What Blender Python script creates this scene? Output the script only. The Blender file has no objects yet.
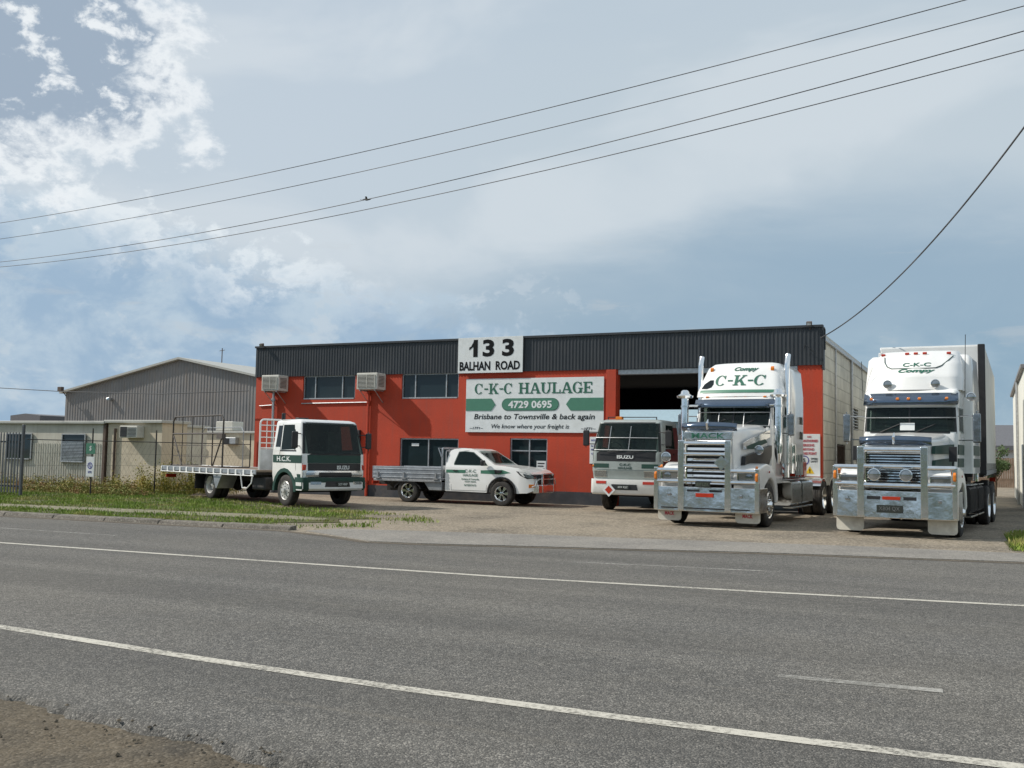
import bpy, bmesh, math, random
from mathutils import Vector, Matrix
R = math.radians
sin, cos, pi = math.sin, math.cos, math.pi
rnd = random.Random(7)
scene = bpy.context.scene
COL = scene.collection

# ------------------------------------------------------------------ materials
def nodes_of(m):
    m.use_nodes = True
    nt = m.node_tree
    return nt, nt.nodes, nt.links

def mat(name, col, rough=.5, metal=0., var=.12, scale=6., bump=0., bscale=40., spec=.5, coat=0., dirt=None, dirt_amt=.0, dscale=2., streak=None):
    m = bpy.data.materials.new(name)
    nt, N, L = nodes_of(m)
    b = N['Principled BSDF']
    b.inputs['Roughness'].default_value = rough
    b.inputs['Metallic'].default_value = metal
    b.inputs['Specular IOR Level'].default_value = spec
    if coat:
        b.inputs['Coat Weight'].default_value = coat
        b.inputs['Coat Roughness'].default_value = .06
    tc = N.new('ShaderNodeTexCoord')
    n = N.new('ShaderNodeTexNoise'); n.inputs['Scale'].default_value = scale; n.inputs['Detail'].default_value = 6
    L.new(tc.outputs['Object'], n.inputs['Vector'])
    r = N.new('ShaderNodeMapRange')
    r.inputs['From Min'].default_value = .3; r.inputs['From Max'].default_value = .7
    r.inputs['To Min'].default_value = 1 - var; r.inputs['To Max'].default_value = 1 + var
    L.new(n.outputs['Fac'], r.inputs['Value'])
    v = N.new('ShaderNodeVectorMath'); v.operation = 'SCALE'
    v.inputs[0].default_value = col[:3]
    L.new(r.outputs['Result'], v.inputs['Scale'])
    out = v.outputs['Vector']
    if dirt:
        n2 = N.new('ShaderNodeTexNoise'); n2.inputs['Scale'].default_value = dscale; n2.inputs['Detail'].default_value = 8; n2.inputs['Roughness'].default_value = .65
        L.new(tc.outputs['Object'], n2.inputs['Vector'])
        r2 = N.new('ShaderNodeMapRange'); r2.inputs['From Min'].default_value = .45; r2.inputs['From Max'].default_value = .75
        r2.inputs['To Max'].default_value = dirt_amt
        L.new(n2.outputs['Fac'], r2.inputs['Value'])
        mx = N.new('ShaderNodeMix'); mx.data_type = 'RGBA'
        mx.inputs[7].default_value = (*dirt, 1)
        L.new(r2.outputs['Result'], mx.inputs[0]); L.new(out, mx.inputs[6])
        out = mx.outputs[2]
    if streak:
        mp = N.new('ShaderNodeMapping'); mp.inputs['Scale'].default_value = (5., 5., .35); L.new(tc.outputs['Object'], mp.inputs['Vector'])
        n4 = N.new('ShaderNodeTexNoise'); n4.inputs['Scale'].default_value = 1.6; n4.inputs['Detail'].default_value = 7; n4.inputs['Roughness'].default_value = .6
        L.new(mp.outputs[0], n4.inputs['Vector'])
        r4 = N.new('ShaderNodeMapRange'); r4.inputs['From Min'].default_value = .5; r4.inputs['From Max'].default_value = .78; r4.inputs['To Max'].default_value = .55
        L.new(n4.outputs['Fac'], r4.inputs['Value'])
        m4 = N.new('ShaderNodeMix'); m4.data_type = 'RGBA'; m4.inputs[7].default_value = (*streak, 1)
        L.new(r4.outputs['Result'], m4.inputs[0]); L.new(out, m4.inputs[6]); out = m4.outputs[2]
    L.new(out, b.inputs['Base Color'])
    if bump:
        n3 = N.new('ShaderNodeTexNoise'); n3.inputs['Scale'].default_value = bscale; n3.inputs['Detail'].default_value = 8
        L.new(tc.outputs['Object'], n3.inputs['Vector'])
        bp = N.new('ShaderNodeBump'); bp.inputs['Strength'].default_value = bump; bp.inputs['Distance'].default_value = .02
        L.new(n3.outputs['Fac'], bp.inputs['Height']); L.new(bp.outputs['Normal'], b.inputs['Normal'])
    return m

def glass(name, col=(.004, .007, .008), see=.0, rough=.03):
    m = bpy.data.materials.new(name)
    nt, N, L = nodes_of(m)
    b = N['Principled BSDF']
    b.inputs['Base Color'].default_value = (*col, 1); b.inputs['Roughness'].default_value = rough
    b.inputs['Specular IOR Level'].default_value = .45
    n3 = N.new('ShaderNodeTexNoise'); n3.inputs['Scale'].default_value = 1.5
    tc = N.new('ShaderNodeTexCoord'); L.new(tc.outputs['Object'], n3.inputs['Vector'])
    bp = N.new('ShaderNodeBump'); bp.inputs['Strength'].default_value = .05; bp.inputs['Distance'].default_value = .05
    L.new(n3.outputs['Fac'], bp.inputs['Height']); L.new(bp.outputs['Normal'], b.inputs['Normal'])
    if see:
        t = N.new('ShaderNodeBsdfTransparent'); t.inputs['Color'].default_value = (.6, .7, .66, 1)
        mx = N.new('ShaderNodeMixShader'); mx.inputs[0].default_value = see
        L.new(b.outputs[0], mx.inputs[1]); L.new(t.outputs[0], mx.inputs[2])
        L.new(mx.outputs[0], N['Material Output'].inputs['Surface'])
    return m

M = {}
M['white'] = mat('white_paint', (.8, .8, .78), .25, var=.03, scale=2, coat=.6, dirt=(.45, .42, .36), dirt_amt=.12, dscale=3)
M['white_flat'] = mat('white_sheet', (.74, .75, .74), .5, var=.05, dirt=(.4, .38, .34), dirt_amt=.3, dscale=1.2)
M['cream'] = mat('cream_curtain', (.72, .71, .64), .55, var=.06, scale=1.5, dirt=(.45, .42, .36), dirt_amt=.35, dscale=.8)
M['green'] = mat('green_paint', (.022, .06, .048), .5, var=.06, spec=.3)
M['greensign'] = mat('green_vinyl', (.065, .2, .135), .45, var=.05)
M['greenink'] = mat('green_ink', (.02, .12, .075), .5, var=.05)
M['redlamp'] = mat('red_lamp', (.45, .035, .015), .15, coat=.5)
M['amber'] = mat('amber_lamp', (.7, .2, .02), .15, coat=.5)
M['lamp'] = mat('clear_lamp', (.3, .32, .33), .06, metal=.7, coat=1)
M['chrome'] = mat('polished_metal', (.86, .87, .87), .07, metal=1, var=.03, scale=5, bump=.22, bscale=2.2)
M['alloy'] = mat('polished_alloy', (.78, .79, .79), .17, metal=1, var=.06, scale=8, bump=.12, bscale=5)
M['gatesteel'] = mat('painted_gate_steel', (.1, .11, .12), .5, metal=.4)
M['mirrorcase'] = mat('mirror_case', (.3, .31, .32), .15, metal=.9, bump=.3, bscale=3)
M['bumpermetal'] = mat('polished_bumper', (.86, .85, .82), .16, metal=1, var=.05, scale=3, bump=.75, bscale=1.6, dirt=(.5, .48, .42), dirt_amt=.45, dscale=3)
M['steelrim'] = mat('painted_steel_rim', (.55, .55, .53), .4, metal=.3, var=.1, dirt=(.2, .18, .15), dirt_amt=.5, dscale=8)

M['tray'] = mat('tray_alloy', (.42, .45, .48), .42, metal=.7, var=.15, scale=5, bump=.08, bscale=30, dirt=(.2, .2, .2), dirt_amt=.4)
M['black'] = mat('black_plastic', (.018, .018, .02), .45, var=.2)
M['grille'] = mat('dark_grille', (.03, .03, .032), .3, metal=.5)
M['tyre'] = mat('tyre_rubber', (.022, .021, .02), .8, var=.25, scale=20, bump=.2, bscale=60, dirt=(.12, .1, .08), dirt_amt=.35, dscale=6)
M['chassis'] = mat('chassis', (.02, .02, .021), .6, var=.3, dirt=(.09, .07, .055), dirt_amt=.5, dscale=5)
M['bluevisor'] = mat('blue_mirror_acrylic', (.13, .17, .23), .12, metal=.9, coat=.6, var=.05, bump=.15, bscale=2)
M['glass'] = glass('dark_glass')
M['cabglass'] = glass('cab_glass', (.012, .022, .02), see=.5)
M['winglass'] = glass('window_glass', (.018, .03, .034), rough=.05)
M['cabin'] = mat('cabin_trim', (.05, .055, .055), .8, var=.5, scale=3)
M['seat'] = mat('seat_fabric', (.16, .15, .14), .85, var=.3)
M['red'] = mat('red_painted_block', (.45, .044, .013), .75, streak=(.3, .06, .035), var=.08, scale=1.2, bump=.25, bscale=18, dirt=(.3, .045, .022), dirt_amt=.6, dscale=.7)
M['redpipe'] = mat('red_paint', (.44, .045, .014), .5)
M['plinth'] = mat('plinth_paint', (.035, .04, .05), .6, var=.2, scale=3, dirt=(.15, .12, .1), dirt_amt=.4)
M['clad'] = mat('charcoal_steel', (.027, .033, .04), .5, streak=(.06, .062, .062), var=.1, scale=1, dirt=(.07, .07, .07), dirt_amt=.3, dscale=1.2)
M['galv'] = mat('galvanised', (.45, .46, .47), .45, metal=.8, var=.15, scale=12)
M['rustsheet'] = mat('aged_sheet', (.21, .205, .205), .55, streak=(.28, .22, .17), metal=.25, var=.14, scale=.7, dirt=(.3, .24, .2), dirt_amt=.4, dscale=.5)
M['roofsheet'] = mat('pale_roof_sheet', (.4, .4, .37), .5, var=.08)
M['whitesheet'] = mat('old_white_sheet', (.52, .5, .43), .55, streak=(.33, .28, .22), var=.06, scale=1.2, dirt=(.28, .25, .21), dirt_amt=.5, dscale=1.)
M['beige'] = mat('beige_panel', (.56, .49, .37), .6, streak=(.36, .29, .2), var=.07, scale=1, dirt=(.3, .25, .2), dirt_amt=.4, dscale=.8)
M['acbody'] = mat('ac_case', (.6, .59, .53), .5, var=.06, dirt=(.3, .27, .22), dirt_amt=.4, dscale=5)
M['signwhite'] = mat('sign_white', (.7, .73, .73), .45, var=.04, dirt=(.45, .46, .42), dirt_amt=.3)
M['ink'] = mat('black_ink', (.006, .007, .008), .7, spec=.15)
M['redink'] = mat('red_ink', (.5, .05, .07), .5)
M['blueink'] = mat('blue_ink', (.05, .05, .3), .5)
M['yellow'] = mat('yellow_vinyl', (.75, .5, .03), .5)
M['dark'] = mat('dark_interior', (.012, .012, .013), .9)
M['floor'] = mat('warehouse_floor', (.16, .15, .14), .6)
M['racksteel'] = mat('rack_steel', (.085, .078, .072), .6, metal=.3, var=.3, dirt=(.13, .07, .04), dirt_amt=.5, dscale=6)
M['greypaint_shade'] = mat('grey_paint_and_shade', (.3, .34, .33), .35, var=.08, dirt=(.2, .2, .18), dirt_amt=.4)  # grey panels; also carries the shade on the white doorway cab
M['rust'] = mat('rusty_steel', (.09, .06, .045), .7, var=.3, scale=9)
M['wire'] = mat('wire_cable', (.07, .07, .075), .6)
M['side_shade'] = mat('maroon_side_shade', (.09, .012, .012), .6)  # shade and red wall reflection on a white cab side, as colour
M['hedge'] = mat('hedge_leaf', (.05, .09, .025), .7, var=.4)
M['bark'] = mat('bark', (.09, .06, .04), .9)
M['bird'] = mat('bird_feather', (.06, .06, .065), .8)
M['plate'] = mat('plate', (.02, .025, .02), .5)
M['wood'] = mat('deck_timber', (.2, .16, .12), .8, var=.25, scale=4)
M['farroof'] = mat('far_roof', (.12, .12, .13), .6)
M['farwall'] = mat('far_wall', (.5, .5, .48), .7)
M['paleblue'] = mat('pale_blue_sheet', (.27, .37, .42), .6)
M['bank'] = mat('brown_paling', (.23, .16, .11), .9, var=.25, scale=3)
M['mudflap'] = mat('mudflap_vinyl', (.66, .63, .54), .55, var=.1, dirt=(.35, .3, .24), dirt_amt=.6, dscale=4)

def block_wall(name, col, mortar, bump=.5):
    m = bpy.data.materials.new(name); nt, N, L = nodes_of(m)
    b = N['Principled BSDF']; b.inputs['Roughness'].default_value = .8
    tc = N.new('ShaderNodeTexCoord'); sp = N.new('ShaderNodeSeparateXYZ'); L.new(tc.outputs['Object'], sp.inputs[0])
    ad = N.new('ShaderNodeMath'); ad.operation = 'ADD'; L.new(sp.outputs[0], ad.inputs[0]); L.new(sp.outputs[1], ad.inputs[1])
    cb = N.new('ShaderNodeCombineXYZ'); L.new(ad.outputs[0], cb.inputs[0]); L.new(sp.outputs[2], cb.inputs[1])
    br = N.new('ShaderNodeTexBrick'); br.inputs['Scale'].default_value = 1; br.inputs['Brick Width'].default_value = .8
    br.inputs['Row Height'].default_value = .4; br.inputs['Mortar Size'].default_value = .02; br.inputs['Mortar Smooth'].default_value = .4
    br.inputs['Color1'].default_value = (*col, 1); br.inputs['Color2'].default_value = (*[c * .9 for c in col], 1); br.inputs['Mortar'].default_value = (*mortar, 1)
    L.new(cb.outputs[0], br.inputs['Vector'])
    n = N.new('ShaderNodeTexNoise'); n.inputs['Scale'].default_value = .8; n.inputs['Detail'].default_value = 9; n.inputs['Roughness'].default_value = .65
    L.new(tc.outputs['Object'], n.inputs['Vector'])
    r = N.new('ShaderNodeMapRange'); r.inputs['From Min'].default_value = .35; r.inputs['From Max'].default_value = .7; r.inputs['To Min'].default_value = .75; r.inputs['To Max'].default_value = 1.08
    L.new(n.outputs['Fac'], r.inputs['Value'])
    v = N.new('ShaderNodeVectorMath'); v.operation = 'SCALE'; L.new(br.outputs['Color'], v.inputs[0]); L.new(r.outputs['Result'], v.inputs['Scale'])
    L.new(v.outputs['Vector'], b.inputs['Base Color'])
    bp = N.new('ShaderNodeBump'); bp.inputs['Strength'].default_value = bump; bp.inputs['Distance'].default_value = .02; bp.invert = True
    L.new(br.outputs['Fac'], bp.inputs['Height']); L.new(bp.outputs['Normal'], b.inputs['Normal'])
    return m
M['block'] = block_wall('cream_block_wall', (.64, .61, .52), (.42, .4, .33))

def ground_mat(name, base, alt, speck, sscale=90, srange=(.5, .62), patch=.35, alt_range=(.42, .62), rough=.9, bump=.6, bscale=120, tracks=False):
    m = bpy.data.materials.new(name); nt, N, L = nodes_of(m)
    b = N['Principled BSDF']; b.inputs['Roughness'].default_value = rough; b.inputs['Specular IOR Level'].default_value = .25
    tc = N.new('ShaderNodeTexCoord')
    def noise(s, d=6, ro=.6):
        n = N.new('ShaderNodeTexNoise'); n.inputs['Scale'].default_value = s; n.inputs['Detail'].default_value = d; n.inputs['Roughness'].default_value = ro
        L.new(tc.outputs['Object'], n.inputs['Vector']); return n
    def rng(o, a, c, lo=0, hi=1):
        r = N.new('ShaderNodeMapRange'); r.inputs['From Min'].default_value = a; r.inputs['From Max'].default_value = c
        r.inputs['To Min'].default_value = lo; r.inputs['To Max'].default_value = hi; L.new(o, r.inputs['Value']); return r.outputs['Result']
    def mix(f, a, c, mode='MIX'):
        x = N.new('ShaderNodeMix'); x.data_type = 'RGBA'; x.blend_type = mode
        if hasattr(f, 'links'): L.new(f, x.inputs[0])
        else: x.inputs[0].default_value = f
        for i, q in ((6, a), (7, c)):
            if hasattr(q, 'links'): L.new(q, x.inputs[i])
            else: x.inputs[i].default_value = (*q, 1)
        return x.outputs[2]
    c = mix(rng(noise(patch, 8, .65).outputs['Fac'], *alt_range), base, alt)
    vo = N.new('ShaderNodeTexVoronoi'); vo.inputs['Scale'].default_value = sscale; L.new(tc.outputs['Object'], vo.inputs['Vector'])
    sep = N.new('ShaderNodeSeparateColor'); L.new(vo.outputs['Color'], sep.inputs[0])
    c = mix(rng(sep.outputs[0], .55, 1.0, 0, .75), c, speck)
    c = mix(rng(sep.outputs[1], .6, 1.0, 0, .6), c, tuple(x * .35 for x in base))
    if tracks:
        mp = N.new('ShaderNodeMapping'); mp.inputs['Scale'].default_value = (.035, .75, 1); mp.inputs['Rotation'].default_value = (0, 0, -.03)
        L.new(tc.outputs['Object'], mp.inputs['Vector'])
        n_ = N.new('ShaderNodeTexNoise'); n_.inputs['Scale'].default_value = 1.3; n_.inputs['Detail'].default_value = 4; L.new(mp.outputs[0], n_.inputs['Vector'])
        c = mix(rng(n_.outputs['Fac'], .38, .62, .38, 0), c, tuple(x * .55 for x in base))
        m2 = N.new('ShaderNodeMapping'); m2.inputs['Scale'].default_value = (.12, 3.5, 1); L.new(tc.outputs['Object'], m2.inputs['Vector'])
        n3 = N.new('ShaderNodeTexNoise'); n3.inputs['Scale'].default_value = 1.7; n3.inputs['Detail'].default_value = 8; L.new(m2.outputs[0], n3.inputs['Vector'])
        c = mix(rng(n3.outputs['Fac'], .62, .75, 0, .35), c, (.17, .155, .13))
    v = N.new('ShaderNodeVectorMath'); v.operation = 'SCALE'; L.new(c, v.inputs[0])
    L.new(rng(noise(9, 8, .7).outputs['Fac'], .3, .7, .8, 1.2), v.inputs['Scale'])
    L.new(v.outputs['Vector'], b.inputs['Base Color'])
    bp = N.new('ShaderNodeBump'); bp.inputs['Strength'].default_value = bump; bp.inputs['Distance'].default_value = .012
    L.new(vo.outputs['Distance'], bp.inputs['Height']); bp.invert = True
    bp2 = N.new('ShaderNodeBump'); bp2.inputs['Strength'].default_value = .4; bp2.inputs['Distance'].default_value = .03
    L.new(noise(14, 8, .7).outputs['Fac'], bp2.inputs['Height']); L.new(bp.outputs['Normal'], bp2.inputs['Normal'])
    L.new(bp2.outputs['Normal'], b.inputs['Normal'])
    return m
M['asphalt'] = ground_mat('road_asphalt', (.104, .102, .097), (.136, .129, .115), (.36, .34, .305), sscale=92, patch=.22, tracks=True)
M['soilgreen'] = ground_mat('distant_lawn', (.13, .2, .05), (.16, .19, .07), (.16, .2, .06), sscale=20, patch=.4)
M['yard'] = ground_mat('yard_seal', (.25, .213, .16), (.115, .101, .08), (.4, .345, .28), sscale=26, patch=.45, alt_range=(.45, .68))
M['apron'] = ground_mat('concrete_apron', (.25, .235, .21), (.19, .18, .165), (.31, .29, .26), sscale=60, patch=.7, bump=.2)
M['dirt'] = ground_mat('dry_dirt', (.17, .125, .085), (.125, .095, .065), (.22, .18, .13), sscale=40, patch=.6)
M['shoulder'] = ground_mat('road_shoulder_dirt', (.115, .094, .066), (.068, .06, .048), (.17, .145, .11), sscale=55, patch=1.3, bump=.5)
M['soil'] = ground_mat('grass_soil', (.075, .085, .03), (.11, .09, .05), (.1, .12, .04), sscale=60, patch=.8)
M['gutterdirt'] = ground_mat('gutter_grit', (.13, .11, .085), (.09, .08, .065), (.2, .17, .13), sscale=60, patch=1.5)
M['kerb'] = ground_mat('kerb_concrete', (.17, .152, .13), (.11, .1, .085), (.28, .26, .22), sscale=50, patch=2, bump=.2)
M['pathmat'] = ground_mat('path_concrete', (.22, .2, .14), (.15, .15, .08), (.33, .3, .24), sscale=50, patch=1.2, bump=.2)

def paint_mat(name, col, lo, hi):
    m = bpy.data.materials.new(name); nt, N, L = nodes_of(m); b = N['Principled BSDF']
    b.inputs['Roughness'].default_value = .7
    tc = N.new('ShaderNodeTexCoord')
    n = N.new('ShaderNodeTexNoise'); n.inputs['Scale'].default_value = 22; n.inputs['Detail'].default_value = 8; n.inputs['Roughness'].default_value = .75
    L.new(tc.outputs['Object'], n.inputs['Vector'])
    n2 = N.new('ShaderNodeTexNoise'); n2.inputs['Scale'].default_value = 1.1; n2.inputs['Detail'].default_value = 3
    L.new(tc.outputs['Object'], n2.inputs['Vector'])
    ad = N.new('ShaderNodeMath'); ad.operation = 'ADD'; L.new(n.outputs['Fac'], ad.inputs[0])
    m2 = N.new('ShaderNodeMath'); m2.operation = 'MULTIPLY'; m2.inputs[1].default_value = .5; L.new(n2.outputs['Fac'], m2.inputs[0]); L.new(m2.outputs[0], ad.inputs[1])
    r = N.new('ShaderNodeMapRange'); r.inputs['From Min'].default_value = lo; r.inputs['From Max'].default_value = hi
    L.new(ad.outputs[0], r.inputs['Value'])
    b.inputs['Base Color'].default_value = (*col, 1)
    t = N.new('ShaderNodeBsdfTransparent'); mx = N.new('ShaderNodeMixShader')
    L.new(r.outputs['Result'], mx.inputs[0]); L.new(b.outputs[0], mx.inputs[1]); L.new(t.outputs[0], mx.inputs[2])
    L.new(mx.outputs[0], N['Material Output'].inputs['Surface'])
    return m
M['line'] = paint_mat('line_paint', (.5, .475, .41), .74, .98)
M['fadedline'] = paint_mat('faded_line_paint', (.34, .33, .3), .62, .92)
M['ghostline'] = paint_mat('nearly_gone_line_paint', (.24, .23, .21), .45, .72)

def leaf_mat(name, c1, c2, c3, scale=2.):
    m = bpy.data.materials.new(name); nt, N, L = nodes_of(m); b = N['Principled BSDF']
    b.inputs['Roughness'].default_value = .7; b.inputs['Specular IOR Level'].default_value = .2
    tc = N.new('ShaderNodeTexCoord'); n = N.new('ShaderNodeTexNoise'); n.inputs['Scale'].default_value = scale; n.inputs['Detail'].default_value = 7
    L.new(tc.outputs['Object'], n.inputs['Vector'])
    cr = N.new('ShaderNodeValToRGB'); e = cr.color_ramp.elements
    e[0].position = .36; e[0].color = (*c1, 1); e[1].position = .64; e[1].color = (*c3, 1)
    k = e.new(.5); k.color = (*c2, 1)
    L.new(n.outputs['Fac'], cr.inputs[0]); L.new(cr.outputs[0], b.inputs['Base Color'])
    return m
M['grass'] = leaf_mat('grass_blades', (.14, .22, .03), (.2, .28, .045), (.32, .29, .1), .7)
M['weeds'] = leaf_mat('dry_weeds', (.15, .18, .045), (.27, .24, .07), (.28, .15, .07), 3)
M['weedgreen'] = leaf_mat('green_weeds', (.13, .16, .03), (.27, .25, .05), (.42, .31, .06), 3)

# ------------------------------------------------------------------ mesh builder
def tag(o, label=None, cat=None, group=None, kind=None):
    if label: o['label'] = label
    if cat: o['category'] = cat
    if group: o['group'] = group
    if kind: o['kind'] = kind
    return o

def empty(name, loc=(0, 0, 0), rz=0., label=None, cat=None, group=None):
    o = bpy.data.objects.new(name, None); COL.objects.link(o)
    o.empty_display_size = .2
    o.location = loc; o.rotation_euler = (0, 0, rz)
    return tag(o, label, cat, group)

class B:
    def __init__(s, warp=None):
        s.v = []; s.f = []; s.warp = warp
    def add(s, vs, fs):
        n = len(s.v)
        s.v += [s.warp(Vector(p)) if s.warp else Vector(p) for p in vs]
        s.f += [tuple(i + n for i in f) for f in fs]
        return s
    def box(s, a, b, nx=1):
        x0, y0, z0 = a; x1, y1, z1 = b
        for i in range(nx):
            p = x0 + (x1 - x0) * i / nx; q = x0 + (x1 - x0) * (i + 1) / nx
            vs = [(p, y0, z0), (q, y0, z0), (q, y1, z0), (p, y1, z0), (p, y0, z1), (q, y0, z1), (q, y1, z1), (p, y1, z1)]
            fs = [(0, 3, 2, 1), (4, 5, 6, 7), (0, 1, 5, 4), (2, 3, 7, 6)]
            if i == 0: fs.append((3, 0, 4, 7))
            if i == nx - 1: fs.append((1, 2, 6, 5))
            s.add(vs, fs)
        return s
    def prism(s, prof, axis, a, b, n=1):
        k = len(prof); vs = []; fs = []
        for i in range(n + 1):
            t = a + (b - a) * i / n
            for (p, q) in prof:
                vs.append({'x': (t, p, q), 'y': (p, t, q), 'z': (p, q, t)}[axis])
        for i in range(n):
            for j in range(k):
                j2 = (j + 1) % k
                fs.append((i * k + j, i * k + j2, (i + 1) * k + j2, (i + 1) * k + j))
        fs.append(tuple(range(k))[::-1]); fs.append(tuple(n * k + j for j in range(k)))
        return s.add(vs, fs)
    def tube(s, pts, r, seg=8, caps=True, closed=False):
        pts = [Vector(p) for p in pts]; n = len(pts)
        rs = r if isinstance(r, (list, tuple)) else [r] * n
        vs = []; fs = []
        prev = None
        for i, p in enumerate(pts):
            if i == 0: d = pts[1] - p
            elif i == n - 1: d = p - pts[i - 1]
            else: d = (pts[i + 1] - p).normalized() + (p - pts[i - 1]).normalized()
            d.normalize()
            if prev is None:
                u = d.orthogonal().normalized()
            else:
                u = prev - d * prev.dot(d)
                u = u.normalized() if u.length > 1e-6 else d.orthogonal().normalized()
            prev = u; w = d.cross(u)
            for k in range(seg):
                a = 2 * pi * k / seg
                vs.append(p + (u * cos(a) + w * sin(a)) * rs[i])
        for i in range(n - 1):
            for k in range(seg):
                k2 = (k + 1) % seg
                fs.append((i * seg + k, i * seg + k2, (i + 1) * seg + k2, (i + 1) * seg + k))
        if caps:
            fs.append(tuple(range(seg))[::-1]); fs.append(tuple((n - 1) * seg + k for k in range(seg)))
        return s.add(vs, fs)
    def cyl(s, a, b, r, seg=16): return s.tube([a, b], r, seg)
    def lathe(s, prof, c, axis='x', seg=28, closed=False):
        """prof: (radius, offset along axis)"""
        vs = []; fs = []; n = len(prof)
        for k in range(seg):
            a = 2 * pi * k / seg
            for (r, h) in prof:
                o = {'x': (h, r * cos(a), r * sin(a)), 'y': (r * cos(a), h, r * sin(a)), 'z': (r * cos(a), r * sin(a), h)}[axis]
                vs.append((c[0] + o[0], c[1] + o[1], c[2] + o[2]))
        m = n if closed else n - 1
        for k in range(seg):
            k2 = (k + 1) % seg
            for j in range(m):
                j2 = (j + 1) % n
                fs.append((k * n + j, k2 * n + j, k2 * n + j2, k * n + j2))
        return s.add(vs, fs)
    def loft(s, rings, cap0=True, cap1=True):
        k = len(rings[0]); vs = [p for r in rings for p in r]; fs = []
        for i in range(len(rings) - 1):
            for j in range(k):
                j2 = (j + 1) % k
                fs.append((i * k + j, i * k + j2, (i + 1) * k + j2, (i + 1) * k + j))
        if cap0: fs.append(tuple(range(k))[::-1])
        if cap1: fs.append(tuple((len(rings) - 1) * k + j for j in range(k)))
        return s.add(vs, fs)
    def slab(s, quad, th):
        """thin plate on four corners, thickness along its normal (both sides)"""
        q = [Vector(p) for p in quad]
        nrm = (q[1] - q[0]).cross(q[-1] - q[0]).normalized() * th * .5
        k = len(q)
        vs = [p - nrm for p in q] + [p + nrm for p in q]
        fs = [tuple(range(k))[::-1], tuple(range(k, 2 * k))] + [(i, (i + 1) % k, k + (i + 1) % k, k + i) for i in range(k)]
        return s.add(vs, fs)
    def build(s, name, m, parent=None, bevel=0., smooth=35, label=None, segs=2, recalc=True):
        me = bpy.data.meshes.new(name)
        me.from_pydata([tuple(p) for p in s.v], [], s.f)
        if recalc:
            bm = bmesh.new(); bm.from_mesh(me)
            bmesh.ops.remove_doubles(bm, verts=bm.verts, dist=.00005)
            bmesh.ops.recalc_face_normals(bm, faces=bm.faces)
            bm.to_mesh(me); bm.free()
        me.materials.append(M[m] if isinstance(m, str) else m)
        if smooth:
            for p in me.polygons: p.use_smooth = True
            me.set_sharp_from_angle(angle=R(smooth))
        me.update()
        o = bpy.data.objects.new(name, me); COL.objects.link(o)
        if parent: o.parent = parent
        if label: o['label'] = label
        if bevel:
            md = o.modifiers.new('bevel', 'BEVEL'); md.width = bevel; md.segments = segs; md.limit_method = 'ANGLE'; md.angle_limit = R(35)
            md.harden_normals = True
        return o

def cut(o, cutters, inner='cabin'):
    """open up a closed body; the cut faces take the inner material"""
    bm = bmesh.new(); bm.from_mesh(o.data); bmesh.ops.remove_doubles(bm, verts=bm.verts, dist=.0002); bmesh.ops.triangulate(bm, faces=bm.faces); bmesh.ops.recalc_face_normals(bm, faces=bm.faces); bm.to_mesh(o.data); bm.free()
    o.data.materials.append(M[inner]); tmp = []
    for b in cutters:
        c = b.build('cutter', 'black', smooth=0); c.data.materials.clear(); c.data.materials.append(M['black']); c.data.materials.append(M[inner])
        for p_ in c.data.polygons: p_.material_index = 1
        c.parent = o.parent; md = o.modifiers.new('cut', 'BOOLEAN'); md.operation = 'DIFFERENCE'; md.object = c; md.solver = 'EXACT'; tmp.append((c, md))
        # keep boolean ahead of a bevel
    dg = bpy.context.evaluated_depsgraph_get(); dg.update()
    bv = [m for m in o.modifiers if m.type == 'BEVEL']
    for m in bv: m.show_viewport = False
    dg.update()
    me = bpy.data.meshes.new_from_object(o.evaluated_get(dg)); me.name = o.data.name
    for c, md in tmp:
        o.modifiers.remove(md); bpy.data.objects.remove(c)
    for m in bv: m.show_viewport = True
    o.data = me
    return o

def copy_tree(o, parent=None):
    c = o.copy(); COL.objects.link(c)
    if parent: c.parent = parent
    for ch in [x for x in bpy.data.objects if x.parent == o and x != c]: copy_tree(ch, c)
    return c

# ------------------------------------------------------------------ lettering
_tc = {}
def text_geo(s, bold):
    key = (s, bold)
    if key in _tc: return _tc[key]
    cu = bpy.data.curves.new('txt', 'FONT'); cu.body = s; cu.size = 1; cu.offset = bold; cu.resolution_u = 3
    ob = bpy.data.objects.new('txt', cu); COL.objects.link(ob)
    dg = bpy.context.evaluated_depsgraph_get(); dg.update()
    ev = ob.evaluated_get(dg); me = ev.to_mesh()
    vs = [tuple(v.co) for v in me.vertices]; fs = [tuple(p.vertices) for p in me.polygons]
    ev.to_mesh_clear(); bpy.data.objects.remove(ob); bpy.data.curves.remove(cu)
    x0 = min(v[0] for v in vs); x1 = max(v[0] for v in vs); y0 = min(v[1] for v in vs); y1 = max(v[1] for v in vs)
    vs = [(v[0] - x0, v[1] - y0) for v in vs]
    _tc[key] = (vs, fs, x1 - x0, y1 - y0); return _tc[key]

def text(b, s, x, z, h, place, width=None, bold=0., shear=0., align=0.):
    """letters s with bottom at z, height h; align 0 centre, -1 left edge at x; place(u, v) -> 3D"""
    vs, fs, w, hh = text_geo(s, bold)
    sy = h / hh; sx = (width / w) if width else sy
    ox = x - (w * sx / 2 if align == 0 else 0)
    b.add([place(ox + p * sx + shear * q * sy, z + q * sy) for p, q in vs], fs)

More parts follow.
